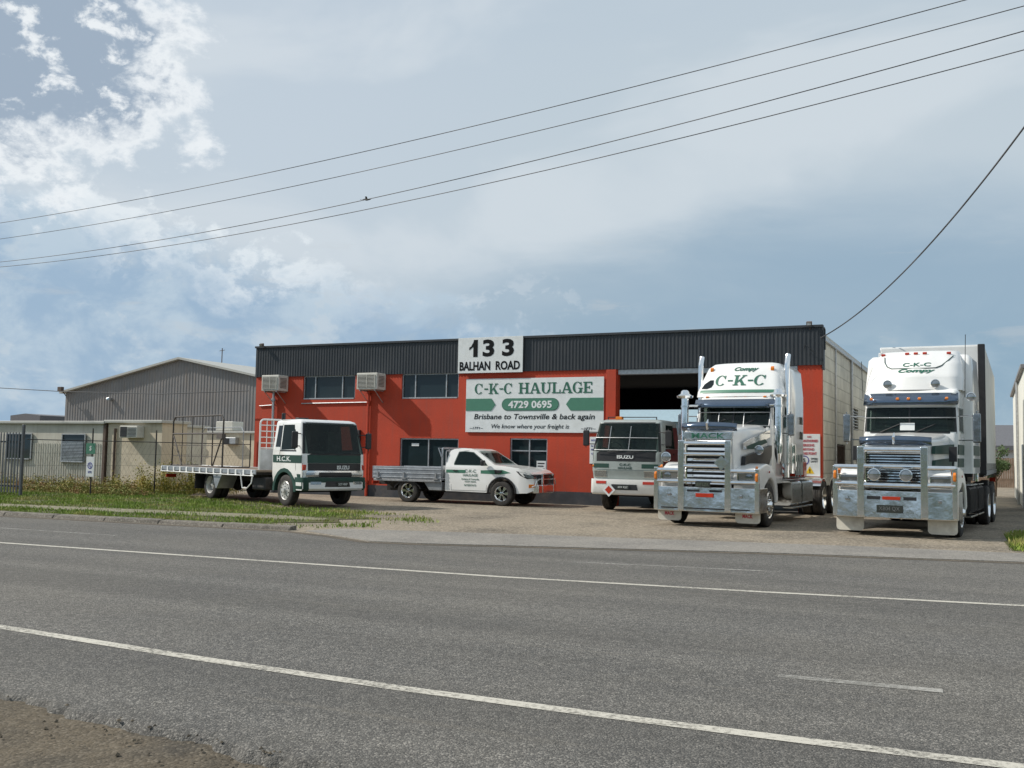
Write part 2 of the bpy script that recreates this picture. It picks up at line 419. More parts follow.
def slab_glyph(ch):
    P = []
    def rect(a, c, d, e): P.append([(a, c), (d, c), (d, e), (a, e)])
    def serif(x, y, w=.36, t=.09):
        rect(x - w / 2, y, x + w / 2, y + t)
    def arc(cx, cy, rx, ry, a0, a1, t0=.1, t1=.2, n=18):
        for i in range(n):
            a = R(a0 + (a1 - a0) * i / n); b_ = R(a0 + (a1 - a0) * (i + 1) / n)
            def tk(q): return t0 + (t1 - t0) * abs(cos(q))
            P.append([(cx + rx * cos(a), cy + ry * sin(a)), (cx + rx * cos(b_), cy + ry * sin(b_)),
                      (cx + (rx - tk(b_)) * cos(b_), cy + (ry - tk(b_) * .6) * sin(b_)), (cx + (rx - tk(a)) * cos(a), cy + (ry - tk(a) * .6) * sin(a))])
    if ch in 'CG':
        arc(.42, .5, .42, .52, 45, 318)
        rect(.68, .64, .76, .99)
        if ch == 'G':
            rect(.6, .02, .8, .42); rect(.5, .38, .88, .47)
        return P, .9
    if ch == 'K':
        rect(.12, 0, .32, 1); serif(.2, 0, .42); serif(.2, .91, .42)
        P.append([(.32, .4), (.66, .92), (.8, .92), (.32, .24)]); P.append([(.4, .5), (.56, .62), (.9, .06), (.66, .06)])
        serif(.76, .91, .34); serif(.79, 0, .38); return P, 1.0
    if ch == 'H':
        rect(.12, 0, .32, 1); rect(.68, 0, .88, 1); rect(.3, .44, .7, .55)
        for x in (.22, .78):
            serif(x, 0, .42); serif(x, .91, .42)
        return P, 1.02
    if ch == 'A':
        P.append([(.1, .05), (.2, .05), (.52, .96), (.4, 1)]); P.append([(.4, 1), (.58, 1), (.92, .05), (.7, .05)])
        rect(.24, .28, .76, .38); serif(.16, 0, .34); serif(.8, 0, .4); return P, 1.0
    if ch == 'U':
        rect(.1, .3, .3, 1); rect(.72, .3, .83, 1); arc(.465, .34, .365, .36, 180, 360, .1, .19, 12)
        serif(.2, .91, .42); serif(.775, .91, .38); return P, .98
    if ch == 'L':
        rect(.12, 0, .32, 1); serif(.22, .91, .42); rect(.02, 0, .78, .1); rect(.68, 0, .78, .34); return P, .84
    if ch == 'E':
        rect(.12, 0, .32, 1); rect(.02, 0, .8, .1); rect(.02, .9, .78, 1); rect(.3, .45, .58, .55); rect(.5, .36, .58, .64)
        rect(.7, 0, .8, .32); rect(.68, .7, .78, 1); return P, .88
    if ch == '-':
        rect(.06, .4, .44, .54); return P, .5
    return P, .45

def slab_text(b, s, x0, x1, z, h, place):
    tot = sum(slab_glyph(c)[1] for c in s); sx = (x1 - x0) / tot; x = x0
    for c in s:
        P, w = slab_glyph(c)
        for poly in P:
            b.add([place(x + p * sx, z + q * h) for p, q in poly], [tuple(range(len(poly)))])
        x += w * sx

def solid(b, th, direction):
    """give flat letter faces a thickness"""
    d = Vector(direction) * th; n = len(b.v)
    # count edge use for side walls
    cnt = {}
    for f in b.f:
        for i in range(len(f)):
            e = (f[i], f[(i + 1) % len(f)]); k = tuple(sorted(e)); cnt[k] = cnt.get(k, []) + [e]
    sides = [es[0] for es in cnt.values() if len(es) == 1]
    fs = list(b.f)
    b.v += [p + d for p in b.v]
    b.f += [tuple(i + n for i in f[::-1]) for f in fs] + [(a, c, c + n, a + n) for a, c in sides]
    return b
# ------------------------------------------------------------------ camera, sun, sky
def cam_setup():
    F = 1000.; yaw, pit, roll = R(25.4), R(4.06), R(1.0)
    f0 = Vector((-sin(yaw), cos(yaw), 0)); r0 = Vector((cos(yaw), sin(yaw), 0)); u0 = Vector((0, 0, 1))
    fw = f0 * cos(pit) + u0 * sin(pit); up = u0 * cos(pit) - f0 * sin(pit)
    rr = r0 * cos(roll) + up * sin(roll); uu = up * cos(roll) - r0 * sin(roll)
    cd = bpy.data.cameras.new('camera'); c = bpy.data.objects.new('camera', cd); COL.objects.link(c)
    m = Matrix((rr, uu, -fw)).transposed().to_4x4(); m.translation = Vector((0, 0, 1.6)); c.matrix_world = m
    cd.sensor_width = 36; cd.lens = 36 * F / 1024; cd.clip_end = 5000; cd.clip_start = .05
    scene.camera = c
cam_setup()
SUN_AZ, SUN_EL = R(18), R(40)       # light travels towards +x, tilted to +y
sd = Vector((cos(SUN_EL) * cos(SUN_AZ), cos(SUN_EL) * sin(SUN_AZ), -sin(SUN_EL)))
sl = bpy.data.lights.new('sun', 'SUN'); so = bpy.data.objects.new('sun', sl); COL.objects.link(so)
so.rotation_euler = sd.to_track_quat('-Z', 'Y').to_euler(); sl.energy = 4.6; sl.angle = R(.6); sl.color = (1, .94, .85)
so.location = (-20, -10, 30)

w = bpy.data.worlds.new('World'); scene.world = w; w.use_nodes = True
nt = w.node_tree; N = nt.nodes; L = nt.links; N.clear()
def wn(t, **k):
    n = N.new(t)
    for a, b_ in k.items(): setattr(n, a, b_)
    return n
def math_(op, a, b_=None, c=None, clamp=False):
    n = wn('ShaderNodeMath', operation=op, use_clamp=clamp)
    for i, q in enumerate((a, b_, c)):
        if q is None: continue
        if hasattr(q, 'links'): L.new(q, n.inputs[i])
        else: n.inputs[i].default_value = q
    return n.outputs[0]
def rng_(v, a, b_, lo=0., hi=1., smooth=True):
    n = wn('ShaderNodeMapRange', interpolation_type='SMOOTHSTEP' if smooth else 'LINEAR')
    L.new(v, n.inputs['Value']); n.inputs['From Min'].default_value = a; n.inputs['From Max'].default_value = b_
    n.inputs['To Min'].default_value = lo; n.inputs['To Max'].default_value = hi; return n.outputs['Result']
def mix_(f, a, b_):
    n = wn('ShaderNodeMix', data_type='RGBA')
    if hasattr(f, 'links'): L.new(f, n.inputs[0])
    else: n.inputs[0].default_value = f
    for i, q in ((6, a), (7, b_)):
        if hasattr(q, 'links'): L.new(q, n.inputs[i])
        else: n.inputs[i].default_value = (*q, 1)
    return n.outputs[2]
tc = wn('ShaderNodeTexCoord'); D = tc.outputs['Generated']
sep = wn('ShaderNodeSeparateXYZ'); L.new(D, sep.inputs[0])
def noise_(scale, stretch=(1, 1, 1), detail=8, rough=.55, off=(0, 0, 0), dist=0.):
    mp = wn('ShaderNodeMapping'); mp.inputs['Scale'].default_value = stretch; mp.inputs['Location'].default_value = off
    L.new(D, mp.inputs['Vector'])
    n = wn('ShaderNodeTexNoise'); n.inputs['Scale'].default_value = scale; n.inputs['Detail'].default_value = detail
    n.inputs['Roughness'].default_value = rough; n.inputs['Distortion'].default_value = dist
    L.new(mp.outputs[0], n.inputs['Vector']); return n.outputs['Fac']
def toward(px, py):
    """direction dot for a sky spot given as azimuth/elevation degrees"""
    a, e = R(px), R(py)
    n = wn('ShaderNodeVectorMath', operation='DOT_PRODUCT'); L.new(D, n.inputs[0])
    n.inputs[1].default_value = (sin(a) * cos(e), cos(a) * cos(e), sin(e)); return n.outputs['Value']
sky = wn('ShaderNodeTexSky', sky_type='NISHITA'); sky.sun_disc = False
sky.sun_elevation = SUN_EL; sky.sun_rotation = math.atan2(-sd.x, -sd.y); sky.air_density = 1.3; sky.dust_density = 2.; sky.altitude = 5
S = .1                                     # world strength; cloud radiances below are divided by it
def K(r, g, b_): return (r / S, g / S, b_ / S)
Z = sep.outputs[2]
AZ = math_('MULTIPLY', math_('ARCTAN2', sep.outputs[0], sep.outputs[1]), 57.2958)
EL = math_('MULTIPLY', math_('ARCSINE', Z), 57.2958)
big = noise_(2.2, (1, 1, 3.2), 6, .5, (3.1, .4, 1.7), .4)
wisp = noise_(5.5, (1, 1, 2.6), 9, .6, (1.3, 7.4, 2.2), .6)
cu = noise_(11., (1, 1, 1.5), 12, .6, (.3, 2.9, 5.1), .25)
cu2 = noise_(26., (1, 1, 1.4), 10, .62, (4.4, 1.1, .2), .2)
def cen(v, k): return math_('MULTIPLY', math_('SUBTRACT', v, .5), k)
h = math_('ADD', Z, cen(big, .22)); h = math_('ADD', h, cen(wisp, .06))
h = math_('ADD', h, rng_(AZ, -12, -34, 0, .085))
sheet = mix_(rng_(h, .15, .29), K(.32, .445, .565), K(.56, .645, .71))
sheet = mix_(rng_(h, .30, .5), sheet, K(.53, .62, .70))
sheet = mix_(math_('MULTIPLY', rng_(AZ, -20, -40), .5), sheet, K(.57, .65, .74))
low = mix_(rng_(wisp, .40, .66), K(.28, .42, .55), K(.41, .54, .64))
sheet = mix_(rng_(h, .05, .17), low, sheet)
sheet = mix_(.08, sheet, sky.outputs[0])
glow = math_('MULTIPLY', rng_(noise_(3.1, (1, 1, 2.2), 5, .5, (6.1, 2.2, .9), .5), .46, .62), rng_(h, .19, .27))
sheet = mix_(math_('MULTIPLY', glow, .55), sheet, K(.68, .74, .79))
# bank of blue shaded cloud low on the left with bright heads along its upper edge
dB = math_('SUBTRACT', math_('SUBTRACT', 14.2, math_('MULTIPLY', math_('ADD', AZ, 52), .23)), EL)
dB = math_('ADD', math_('ADD', dB, cen(cu, 9)), cen(cu2, 5))
leftB = rng_(AZ, -18, -30)
inB = math_('MULTIPLY', rng_(dB, .0, 2.4), leftB)
body = mix_(rng_(cu, .42, .62), K(.31, .45, .61), K(.48, .60, .71))
full = mix_(math_('MULTIPLY', inB, .85), sheet, body)
rimB = math_('MULTIPLY', math_('MULTIPLY', rng_(dB, -.5, .6), rng_(dB, 4.2, .8)), math_('MULTIPLY', rng_(AZ, -30, -40), rng_(cu2, .40, .56)))
full = mix_(math_('MULTIPLY', rimB, .85), full, K(.80, .86, .90))
puff = math_('MULTIPLY', math_('MULTIPLY', rng_(cu2, .52, .60), rng_(cu, .48, .58)), math_('MULTIPLY', rng_(EL, 14, 8), rng_(AZ, -16, -26)))
full = mix_(math_('MULTIPLY', puff, .55), full, K(.56, .64, .71))
# ragged cumulus in the upper left
ex = math_('POWER', math_('MULTIPLY', math_('ABSOLUTE', math_('ADD', AZ, 54)), .82), 2.)
ey = math_('POWER', math_('MULTIPLY', math_('ABSOLUTE', math_('SUBTRACT', EL, 20.5)), 1.1), 2.)
dC = math_('SUBTRACT', 8.4, math_('SQRT', math_('ADD', ex, ey)))
dC = math_('ADD', math_('ADD', dC, cen(cu, 11)), cen(cu2, 7))
full = mix_(math_('MULTIPLY', rng_(dC, -.6, 1.3), .9), full, K(.86, .90, .93))
full = mix_(math_('MULTIPLY', rng_(dC, 1.0, 3.0), rng_(cu2, .66, .54)), full, K(.35, .435, .54))
streak = math_('MULTIPLY', rng_(noise_(7, (1, 1, 5), 8, .6, (9.2, 3.3, .8), .5), .6, .72), math_('MULTIPLY', rng_(Z, .06, .12), rng_(Z, .24, .18)))
full = mix_(math_('MULTIPLY', streak, .35), full, K(.55, .59, .62))
full = mix_(rng_(Z, -.02, .0), K(.2, .19, .17), full)
bg = wn('ShaderNodeBackground'); bg.inputs['Strength'].default_value = S; L.new(full, bg.inputs['Color'])
wo = wn('ShaderNodeOutputWorld'); L.new(bg.outputs[0], wo.inputs['Surface'])
scene.view_settings.view_transform = 'Standard'; scene.view_settings.look = 'None'
scene.view_settings.exposure = 0; scene.view_settings.gamma = 1

# ------------------------------------------------------------------ ground, road, verge
def struct(o): o['kind'] = 'structure'; return o
def sheet_poly(name, pts, z, m, th=0.):
    b = B(); n = len(pts)
    if th:
        b.prism(pts, 'z', z - th, z)
    else:
        b.add([(x, y, z) for x, y in pts], [tuple(range(n))])
    o = b.build(name, m, smooth=0, recalc=bool(th)); return struct(o)
b = B(); b.add([(-900, -300, -.12), (900, -300, -.12), (900, 1500, -.12), (-900, 1500, -.12)], [(0, 1, 2, 3)])
struct(b.build('ground', 'dirt', smooth=0, recalc=False))
# dirt shoulder we stand on, uneven
b = B(); nx, ny = 90, 40
vs = []; fs = []
from mathutils import noise as mn
for j in range(ny + 1):
    for i in range(nx + 1):
        x = -14 + 22 * i / nx; y = -2 + 7.2 * j / ny
        vs.append((x, y, -.045 + .035 * mn.noise(Vector((x * 1.3, y * 1.3, 0))) + .015 * mn.noise(Vector((x * 6, y * 6, 3))) - .0 ))
for j in range(ny):
    for i in range(nx):
        a = j * (nx + 1) + i; fs.append((a, a + 1, a + nx + 2, a + nx + 1))
b.add(vs, fs); struct(b.build('road_shoulder', 'shoulder', smooth=60, recalc=False))
# asphalt, ragged near edge
far = [(-150, 7.5), (-80, 12.1), (-40, 14.7), (-20.47, 15.95), (-16, 16.2), (-12.7, 16.45), (-11.2, 15.9), (-10.07, 15.3), (-9, 15.5), (-7.76, 15.96), (-3.53, 17.45), (.52, 18.4), (6, 19.4), (60, 27)]
def far_y(x):
    for a_, c_ in zip(far, far[1:]):
        if a_[0] <= x <= c_[0]: return a_[1] + (c_[1] - a_[1]) * (x - a_[0]) / (c_[0] - a_[0])
    return far[-1][1]
xs = [-150, -100, -70, -50, -40, -30, -25, -20] + [-14 + .03 * i for i in range(667)] + [8, 12, 20, 40, 60]
xs = sorted(set(xs) | {f_[0] for f_ in far}); vs = []; fs = []
for x in xs:
    e = 4.12 + (-x * .078 if x < 0 else -x * .04) if x > -40 else 7.2
    e += .07 * mn.noise(Vector((x * 2.1, 0, 0))) + .05 * mn.noise(Vector((x * 9, 5, 0))) + .02 * mn.noise(Vector((x * 29, 5, 0)))
    j = .012 * mn.noise(Vector((x * 17, 9, 0)))
    vs += [(x, far_y(x), 0), (x, e + .09, 0), (x, e + .03, -.006 + j * .3), (x, e, -.02 + j), (x, e - .035 + j, -.055 + j), (x, e - .07, -.1)]
for i in range(len(xs) - 1):
    for k in range(5): fs.append((i * 6 + k, i * 6 + k + 1, i * 6 + k + 7, i * 6 + k + 6))
b = B(); b.add(vs, fs)
def sheet_dummy(): pass
struct(b.build('road', 'asphalt', smooth=60, recalc=False))
# lines
def strip(name, pts, wd, m, z=.004):
    b = B(); L_ = []; R_ = []
    # densify
    q = []
    for (x0, y0), (x1, y1) in zip(pts, pts[1:]):
        n = max(1, int(math.hypot(x1 - x0, y1 - y0) / .6))
        q += [(x0 + (x1 - x0) * i / n, y0 + (y1 - y0) * i / n) for i in range(n)]
    q.append(pts[-1])
    for i, (x, y) in enumerate(q):
        a = q[max(0, i - 1)]; c = q[min(len(q) - 1, i + 1)]; d = Vector((c[0] - a[0], c[1] - a[1])).normalized(); nrm = Vector((-d.y, d.x)) * wd / 2
        L_.append((x + nrm.x, y + nrm.y, z)); R_.append((x - nrm.x, y - nrm.y, z))
    n = len(q); b.add(L_ + R_, [(i, i + 1, n + i + 1, n + i) for i in range(n - 1)])
    return struct(b.build(name, m, smooth=0, recalc=False))
strip('edge_line', [(-90, 8.2), (-40, 10.5), (-20, 11.35), (-14.78, 11.5), (-9.77, 11.73), (-5.77, 11.95), (-2.5, 12.36), (.36, 12.83), (8, 14.1), (60, 22)], .12, 'line')
strip('edge_line', [(-60, 8.2), (-20, 7.0), (-12, 6.5), (-7.93, 6.2), (-5.44, 6.03), (-3.63, 5.96), (-2.2, 5.97), (-.99, 6.0), (.15, 6.06), (5, 6.3), (60, 9)], .13, 'line')
strip('faded_road_marking', [(-5.68, 14.23), (-2.69, 14.7)], .1, 'fadedline')
strip('faded_road_marking', [(-1.42, 7.68), (-.3, 7.76)], .12, 'fadedline')
strip('faded_road_marking', [(-17.48, 13.55), (-14.43, 13.6)], .1, 'fadedline')
strip('faded_road_marking', [(-6.12, 7.29), (-4.94, 7.26)], .13, 'ghostline')
strip('gutter', [(-80, 11.95), (-40, 14.6), (-20.47, 15.82), (-16, 16.05), (-12.7, 16.28), (-11.2, 15.75), (-10.07, 15.16), (-9, 15.36), (-7.76, 15.84), (-3.53, 17.32), (.52, 18.28), (6, 19.3)], .22, 'gutterdirt')
# yard, apron, verge, path, kerb
sheet_poly('yard', [(-150, 6), (-80, 11.8), (-20, 15.8), (-12.7, 16.3), (-10, 15.2), (-7.76, 15.9), (-3.5, 17.4), (.5, 18.3), (6, 19.3), (60, 26), (60, 90), (-150, 90)], .001, 'yard', .1)
sheet_poly('driveway_apron', [(-12.4, 16.55), (-11.2, 15.95), (-10.07, 15.32), (-9, 15.52), (-7.76, 15.98), (-3.53, 17.47), (.52, 18.42), (6, 19.42), (6, 20.6), (1.5, 20.3), (0, 20.1), (-2, 19.9), (-5.1, 19.2), (-7.9, 18.6), (-10.6, 17.9), (-12.2, 17.4)], .012, 'apron', .05)
VERGE = [(-120, 9.5), (-80, 12.35), (-40, 14.95), (-20.47, 16.2), (-16, 16.45), (-12.75, 16.7), (-12.3, 17.6), (-11.2, 18.6), (-11.0, 19.9), (-12.2, 21.2), (-13.4, 22.4), (-16.5, 23.2), (-20, 24.6), (-24.5, 26), (-27, 29.4), (-60, 29.4), (-120, 29.4)]
sheet_poly('verge', [(-120, 9.5), (-80, 12.35), (-40, 14.95), (-20.47, 16.2), (-16, 16.45), (-14.2, 16.6), (-13.6, 17.2), (-14.4, 18), (-13.2, 18.9), (-13.9, 19.8), (-13.2, 20.6), (-14.6, 21.4), (-15.8, 22.1), (-18, 22.9), (-20, 24.2), (-24.5, 26), (-27, 29.4), (-60, 29.4), (-120, 29.4)], .014, 'soil', .04)
sheet_poly('footpath', [(-120, 13.2), (-60, 15.4), (-24.7, 17.95), (-19, 18.5), (-15, 18.95), (-13.9, 19.2), (-14.2, 19.8), (-15.6, 20.05), (-24.7, 19.0), (-60, 16.5), (-120, 14.3)], .02, 'pathmat', .03)
b = B(); kp = [(-120, 9.45), (-80, 12.25), (-40, 14.85), (-20.47, 16.1), (-16, 16.35), (-12.7, 16.6)]
for (x0, y0), (x1, y1) in zip(kp, kp[1:]):
    n = max(1, int((x1 - x0) / 1.2)) if x0 > -45 else 1
    for i in range(n):
        a = (x0 + (x1 - x0) * i / n, y0 + (y1 - y0) * i / n); c = (x0 + (x1 - x0) * (i + .985) / n, y0 + (y1 - y0) * (i + .985) / n)
        hgt = .09 + .008 * rnd.random()
        b.add([(a[0], a[1] - .16, -.02), (c[0], c[1] - .16, -.02), (c[0], c[1] + .1, -.02), (a[0], a[1] + .1, -.02), (a[0], a[1] - .1, hgt - .02), (c[0], c[1] - .1, hgt - .02), (c[0], c[1] + .1, hgt), (a[0], a[1] + .1, hgt)],
              [(0, 3, 2, 1), (4, 5, 6, 7), (0, 1, 5, 4), (2, 3, 7, 6), (1, 2, 6, 5), (3, 0, 4, 7)])
struct(b.build('kerb', 'kerb', bevel=.015))

# grass blades (beyond counting: one object)
def inpoly(x, y, P):
    c = False; j = len(P) - 1
    for i in range(len(P)):
        if (P[i][1] > y) != (P[j][1] > y) and x < (P[j][0] - P[i][0]) * (y - P[i][1]) / (P[j][1] - P[i][1]) + P[i][0]: c = not c
        j = i
    return c
PATH = [(-60, 15.4), (-24.7, 17.95), (-19, 18.5), (-15, 18.95), (-11.3, 19.6), (-11.0, 19.95), (-13, 20.05), (-15.6, 20.05), (-24.7, 19.0), (-60, 16.5)]
def blade(vs, fs, x, y, z, h, wd, lean):
    a = rnd.random() * 2 * pi; dx, dy = cos(a) * wd, sin(a) * wd
    lx, ly = rnd.uniform(-lean, lean), rnd.uniform(-lean, lean); n = len(vs)
    vs += [(x - dx, y - dy, z), (x + dx, y + dy, z), (x + lx * h * .4 + dx * .7, y + ly * h * .4 + dy * .7, z + h * .6), (x + lx * h, y + ly * h, z + h)]
    fs += [(n, n + 1, n + 2), (n, n + 2, n + 3)]
vs = []; fs = []
for k in range(95000):
    x = -34 + 23.5 * rnd.random(); y = 15 + 14 * rnd.random()
    if not inpoly(x, y, VERGE): continue
    if inpoly(x, y, PATH) and rnd.random() > .09: continue
    d = mn.noise(Vector((x * .7, y * 1.1, 0))) + .5 * mn.noise(Vector((x * 3, y * 3, 4)))
    dens = .85 + d
    if x > -16: dens -= (x + 16) * .21
    if y > 22.5 and x > -24: dens -= .35
    if rnd.random() > dens: continue
    h = rnd.uniform(.03, .075) * (1 + max(0, d))
    if y < 16.95 + .03 * (x + 20): h *= 1.35
    blade(vs, fs, x, y, .01, h, .011, .6)
for k in range(9000):
    x = .35 + 3.2 * rnd.random(); y = 20.7 + 5 * rnd.random()
    if rnd.random() > min(1, (x - .3) * 3 + mn.noise(Vector((x * 2, y * 2, 0)))) : continue
    blade(vs, fs, x, y, 0, rnd.uniform(.05, .15), .012, .7)
b = B(); b.v = [Vector(v) for v in vs]; b.f = fs
o = b.build('grass', 'grass', smooth=0, recalc=False); tag(o, 'short patchy green grass on the roadside verge', 'grass', kind='stuff')
sheet_poly('verge', [(.4, 20.7), (3.8, 21), (3.8, 26), (.55, 25), (.3, 23)], .008, 'soil', .02)
sheet_poly('verge', [(-200, -60), (200, -60), (200, -2.6), (-200, -2.6)], -.02, 'soilgreen', .05)
# weeds along the fence
def weeds(name, m, spots, label):
    vs = []; fs = []
    for (cx, cy, rx, ry, hh, n) in spots:
        n = int(n * 1.3); hh *= 1.12
        for k in range(n):
            x = cx + rnd.gauss(0, rx * .5); y = cy + rnd.gauss(0, ry * .5)
            f = max(.25, 1 - math.hypot((x - cx) / rx, (y - cy) / ry) * .5); H = hh * f * rnd.uniform(.45, 1.1)
            lx, ly = rnd.uniform(-.35, .35), rnd.uniform(-.35, .35); z0 = .02
            m_ = len(vs); w_ = .006
            vs += [(x - w_, y, z0), (x + w_, y, z0), (x + lx * H, y + ly * H, z0 + H)]; fs.append((m_, m_ + 1, m_ + 2))
            for q in range(int(6 + H * 10)):
                t = rnd.uniform(.1, 1); s_ = rnd.uniform(.02, .05); px, py, pz = x + lx * H * t + rnd.uniform(-.06, .06), y + ly * H * t + rnd.uniform(-.06, .06), z0 + H * t
                a = Vector((rnd.uniform(-1, 1), rnd.uniform(-1, 1), rnd.uniform(-.3, 1))).normalized() * s_; c = a.orthogonal().normalized() * s_ * .45
                m_ = len(vs); P = Vector((px, py, pz)); vs += [tuple(P - c), tuple(P + a), tuple(P + c), tuple(P - a * .4)]; fs.append((m_, m_ + 1, m_ + 2, m_ + 3))
    b = B(); b.v = [Vector(v) for v in vs]; b.f = fs
    return tag(b.build(name, m, smooth=0, recalc=False), label, 'weeds', kind='stuff')
weeds('weeds', 'weeds', [(x, 25.1 + .2 * sin(x * 3), .8, .35, rnd.uniform(.35, .6), 50) for x in [-31.5, -30.7, -29.8, -29, -28.3, -27.6, -27, -26.3, -25.7]] + [(x, 29.5, .8, .3, .5, 35) for x in range(-42, -26)], 'reddish dry weeds along the foot of the fence')
weeds('weeds', 'weedgreen', [(-27.0, 26.6, .5, .4, 1.15, 80), (-26.5, 27.2, .6, .4, 1.3, 90), (-25.6, 27.6, .7, .5, 1.15, 110), (-24.9, 28.4, .6, .4, 1.0, 80), (-27.6, 25.9, .4, .3, .8, 50), (-29.4, 25.4, .3, .3, .55, 40), (-26.1, 28.4, .6, .4, 1.0, 60)], 'tall yellow green weeds behind the tray truck')
# loose stones on the shoulder and the seal edge
b = B()
for k in range(500):
    x = rnd.uniform(-9, 2.5); e = 4.12 - x * .078
    y = e - abs(rnd.gauss(0, .55)) + .05
    s_ = rnd.uniform(.006, .02) * (1.4 if rnd.random() < .05 else 1)
    vs = []
    for (dx, dy, dz) in ((1, 0, 0), (-1, 0, 0), (0, 1, 0), (0, -1, 0), (0, 0, 1), (0, 0, -.4)):
        q = s_ * rnd.uniform(.6, 1.2); vs.append((x + dx * q, y + dy * q, -.035 + (.03 if y > e - .03 else 0) + dz * q * .7))
    b.add(vs, [(0, 2, 4), (2, 1, 4), (1, 3, 4), (3, 0, 4), (2, 0, 5), (1, 2, 5), (3, 1, 5), (0, 3, 5)])
tag(b.build('gravel', 'shoulder', smooth=0, recalc=False), 'loose stones scattered on the dirt road shoulder', 'gravel', kind='stuff')

# ------------------------------------------------------------------ helpers for fixed things
def rel(base):
    bv = Vector(base); return lambda v: v - bv
def thing(name, base, label, cat, group=None): return empty(name, base, 0, label, cat, group)
def corr(b, x0, x1, z0f, z1f, y, pitch=.17, depth=.03, th=.004, out=-1):
    """vertical-ribbed sheet in an XZ plane; z0f, z1f give the edges at x"""
    n = int(round((x1 - x0) / pitch)); p = (x1 - x0) / n; xs = []
    for i in range(n):
        a = x0 + i * p; xs += [(a, 0), (a + p * .5, 0), (a + p * .6, 1), (a + p * .9, 1)]
    xs.append((x1, 0)); vs = []
    for x, k in xs:
        yy = y + out * depth * k
        vs += [(x, yy, z0f(x)), (x, yy, z1f(x))]
    b.add(vs, [(2 * i, 2 * i + 2, 2 * i + 3, 2 * i + 1) for i in range(len(xs) - 1)])
def wall_cells(b, x0, x1, z0, z1, y0, y1, holes):
    xs = sorted({x0, x1, *[h[0] for h in holes], *[h[1] for h in holes]}); zs = sorted({z0, z1, *[h[2] for h in holes], *[h[3] for h in holes]})
    for i in range(len(xs) - 1):
        for j in range(len(zs) - 1):
            cx = (xs[i] + xs[i + 1]) / 2; cz = (zs[j] + zs[j + 1]) / 2
            if any(h[0] < cx < h[1] and h[2] < cz < h[3] for h in holes): continue
            X0, X1, Z0, Z1 = xs[i], xs[i + 1], zs[j], zs[j + 1]
            b.add([(X0, y0, Z0), (X1, y0, Z0), (X1, y0, Z1), (X0, y0, Z1)], [(0, 1, 2, 3)])
            b.add([(X0, y1, Z0), (X1, y1, Z0), (X1, y1, Z1), (X0, y1, Z1)], [(3, 2, 1, 0)])
    for (a, c, d, e) in holes + [(x0, x1, z0, z1)]:
        b.add([(a, y0, d), (c, y0, d), (c, y1, d), (a, y1, d)], [(0, 1, 2, 3)]); b.add([(a, y0, e), (c, y0, e), (c, y1, e), (a, y1, e)], [(0, 1, 2, 3)])
        b.add([(a, y0, d), (a, y1, d), (a, y1, e), (a, y0, e)], [(0, 1, 2, 3)]); b.add([(c, y0, d), (c, y1, d), (c, y1, e), (c, y0, e)], [(0, 1, 2, 3)])

# ------------------------------------------------------------------ the red warehouse
FY = 30.9; BX0, BX1 = -25.72, -4.42; BY1 = 51.
base = (-15, FY, 0); rb = rel(base)
wh = thing('warehouse', base, 'red painted two storey warehouse with charcoal ribbed parapet and pale block side wall', 'warehouse')
DX0, DX1, DZ = -10.86, -5.12, 4.46
holes = [(-23.47, -21.1, 3.57, 4.46), (-19.09, -16.75, 3.56, 4.46), (-19.1, -16.71, .75, 2.14), (-14.71, -13.32, .75, 2.17), (DX0, DX1, .0, DZ)]
b = B(rb); wall_cells(b, BX0, BX1 - .002, 0, 4.47, FY, FY + .25, holes); b.build('front_wall', 'red', wh, smooth=0)
b = B(rb)
for x0, x1 in ((BX0 - .01, DX0 - .01), (DX1 + .01, BX1 - .02)): b.box((x0, FY - .012, 0), (x1, FY + .1, .42))
b.build('plinth', 'plinth', wh)
b = B(rb); b.box((DX0 - .36, FY - .09, 0), (DX0 - .02, FY - .002, 4.44)); b.build('door_pillar', 'red', wh, bevel=.01)
b = B(rb); corr(b, BX0 - .03, BX1 + .03, lambda x: 4.45, lambda x: 5.6, FY - .04, .12, .016)
b.box((BX0 - .03, FY - .02, 4.46), (BX1 + .03, FY + .1, 5.59)); b.build('parapet_cladding', 'clad', wh, smooth=0)
b = B(rb); b.box((BX0 - .05, FY - .1, 5.585), (BX1 + .05, FY + .14, 5.66)); b.box((BX1 + .032, FY - .09, 4.3), (BX1 + .075, FY + .16, 5.58)); b.build('parapet_flashing', 'clad', wh, bevel=.005)
b = B(rb); b.box((DX0 + .01, FY + .02, 4.28), (DX1 - .01, FY + .3, 4.45)); b.build('roller_door', 'galv', wh, bevel=.01)
# side and back walls, roof, floor
sh = [(38.4, 40.3, 2.75, 3.55), (34.2, 36.4, 0.0, 2.15)]
b = B(rb)
def side_wall(b, X0, X1, y0, y1, z1, holes):
    t = B(); wall_cells(t, y0, y1, 0, z1, X0, X1, holes)
    b.add([(p[1], p[0], p[2]) for p in t.v], t.f)
side_wall(b, BX1 - .22, BX1, FY + .26, BY1, 5.3, sh); b.build('side_wall', 'block', wh, smooth=0)
b = B(rb); side_wall(b, BX0, BX0 + .2, FY + .26, BY1, 5.3, []); b.build('side_wall', 'block', wh, smooth=0, label='far left block side wall of the warehouse')
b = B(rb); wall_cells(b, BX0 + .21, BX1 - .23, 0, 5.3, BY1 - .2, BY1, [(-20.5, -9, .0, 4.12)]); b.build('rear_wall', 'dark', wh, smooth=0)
b = B(rb); b.box((BX0, FY + .26, 5.3), (BX1 + .08, BY1 + .1, 5.38)); b.build('roof', 'roofsheet', wh)
b = B(rb); b.box((BX1 - .0, FY + .2, 5.2), (BX1 + .09, BY1 + .1, 5.30)); b.build('gutter', 'galv', wh, bevel=.01)
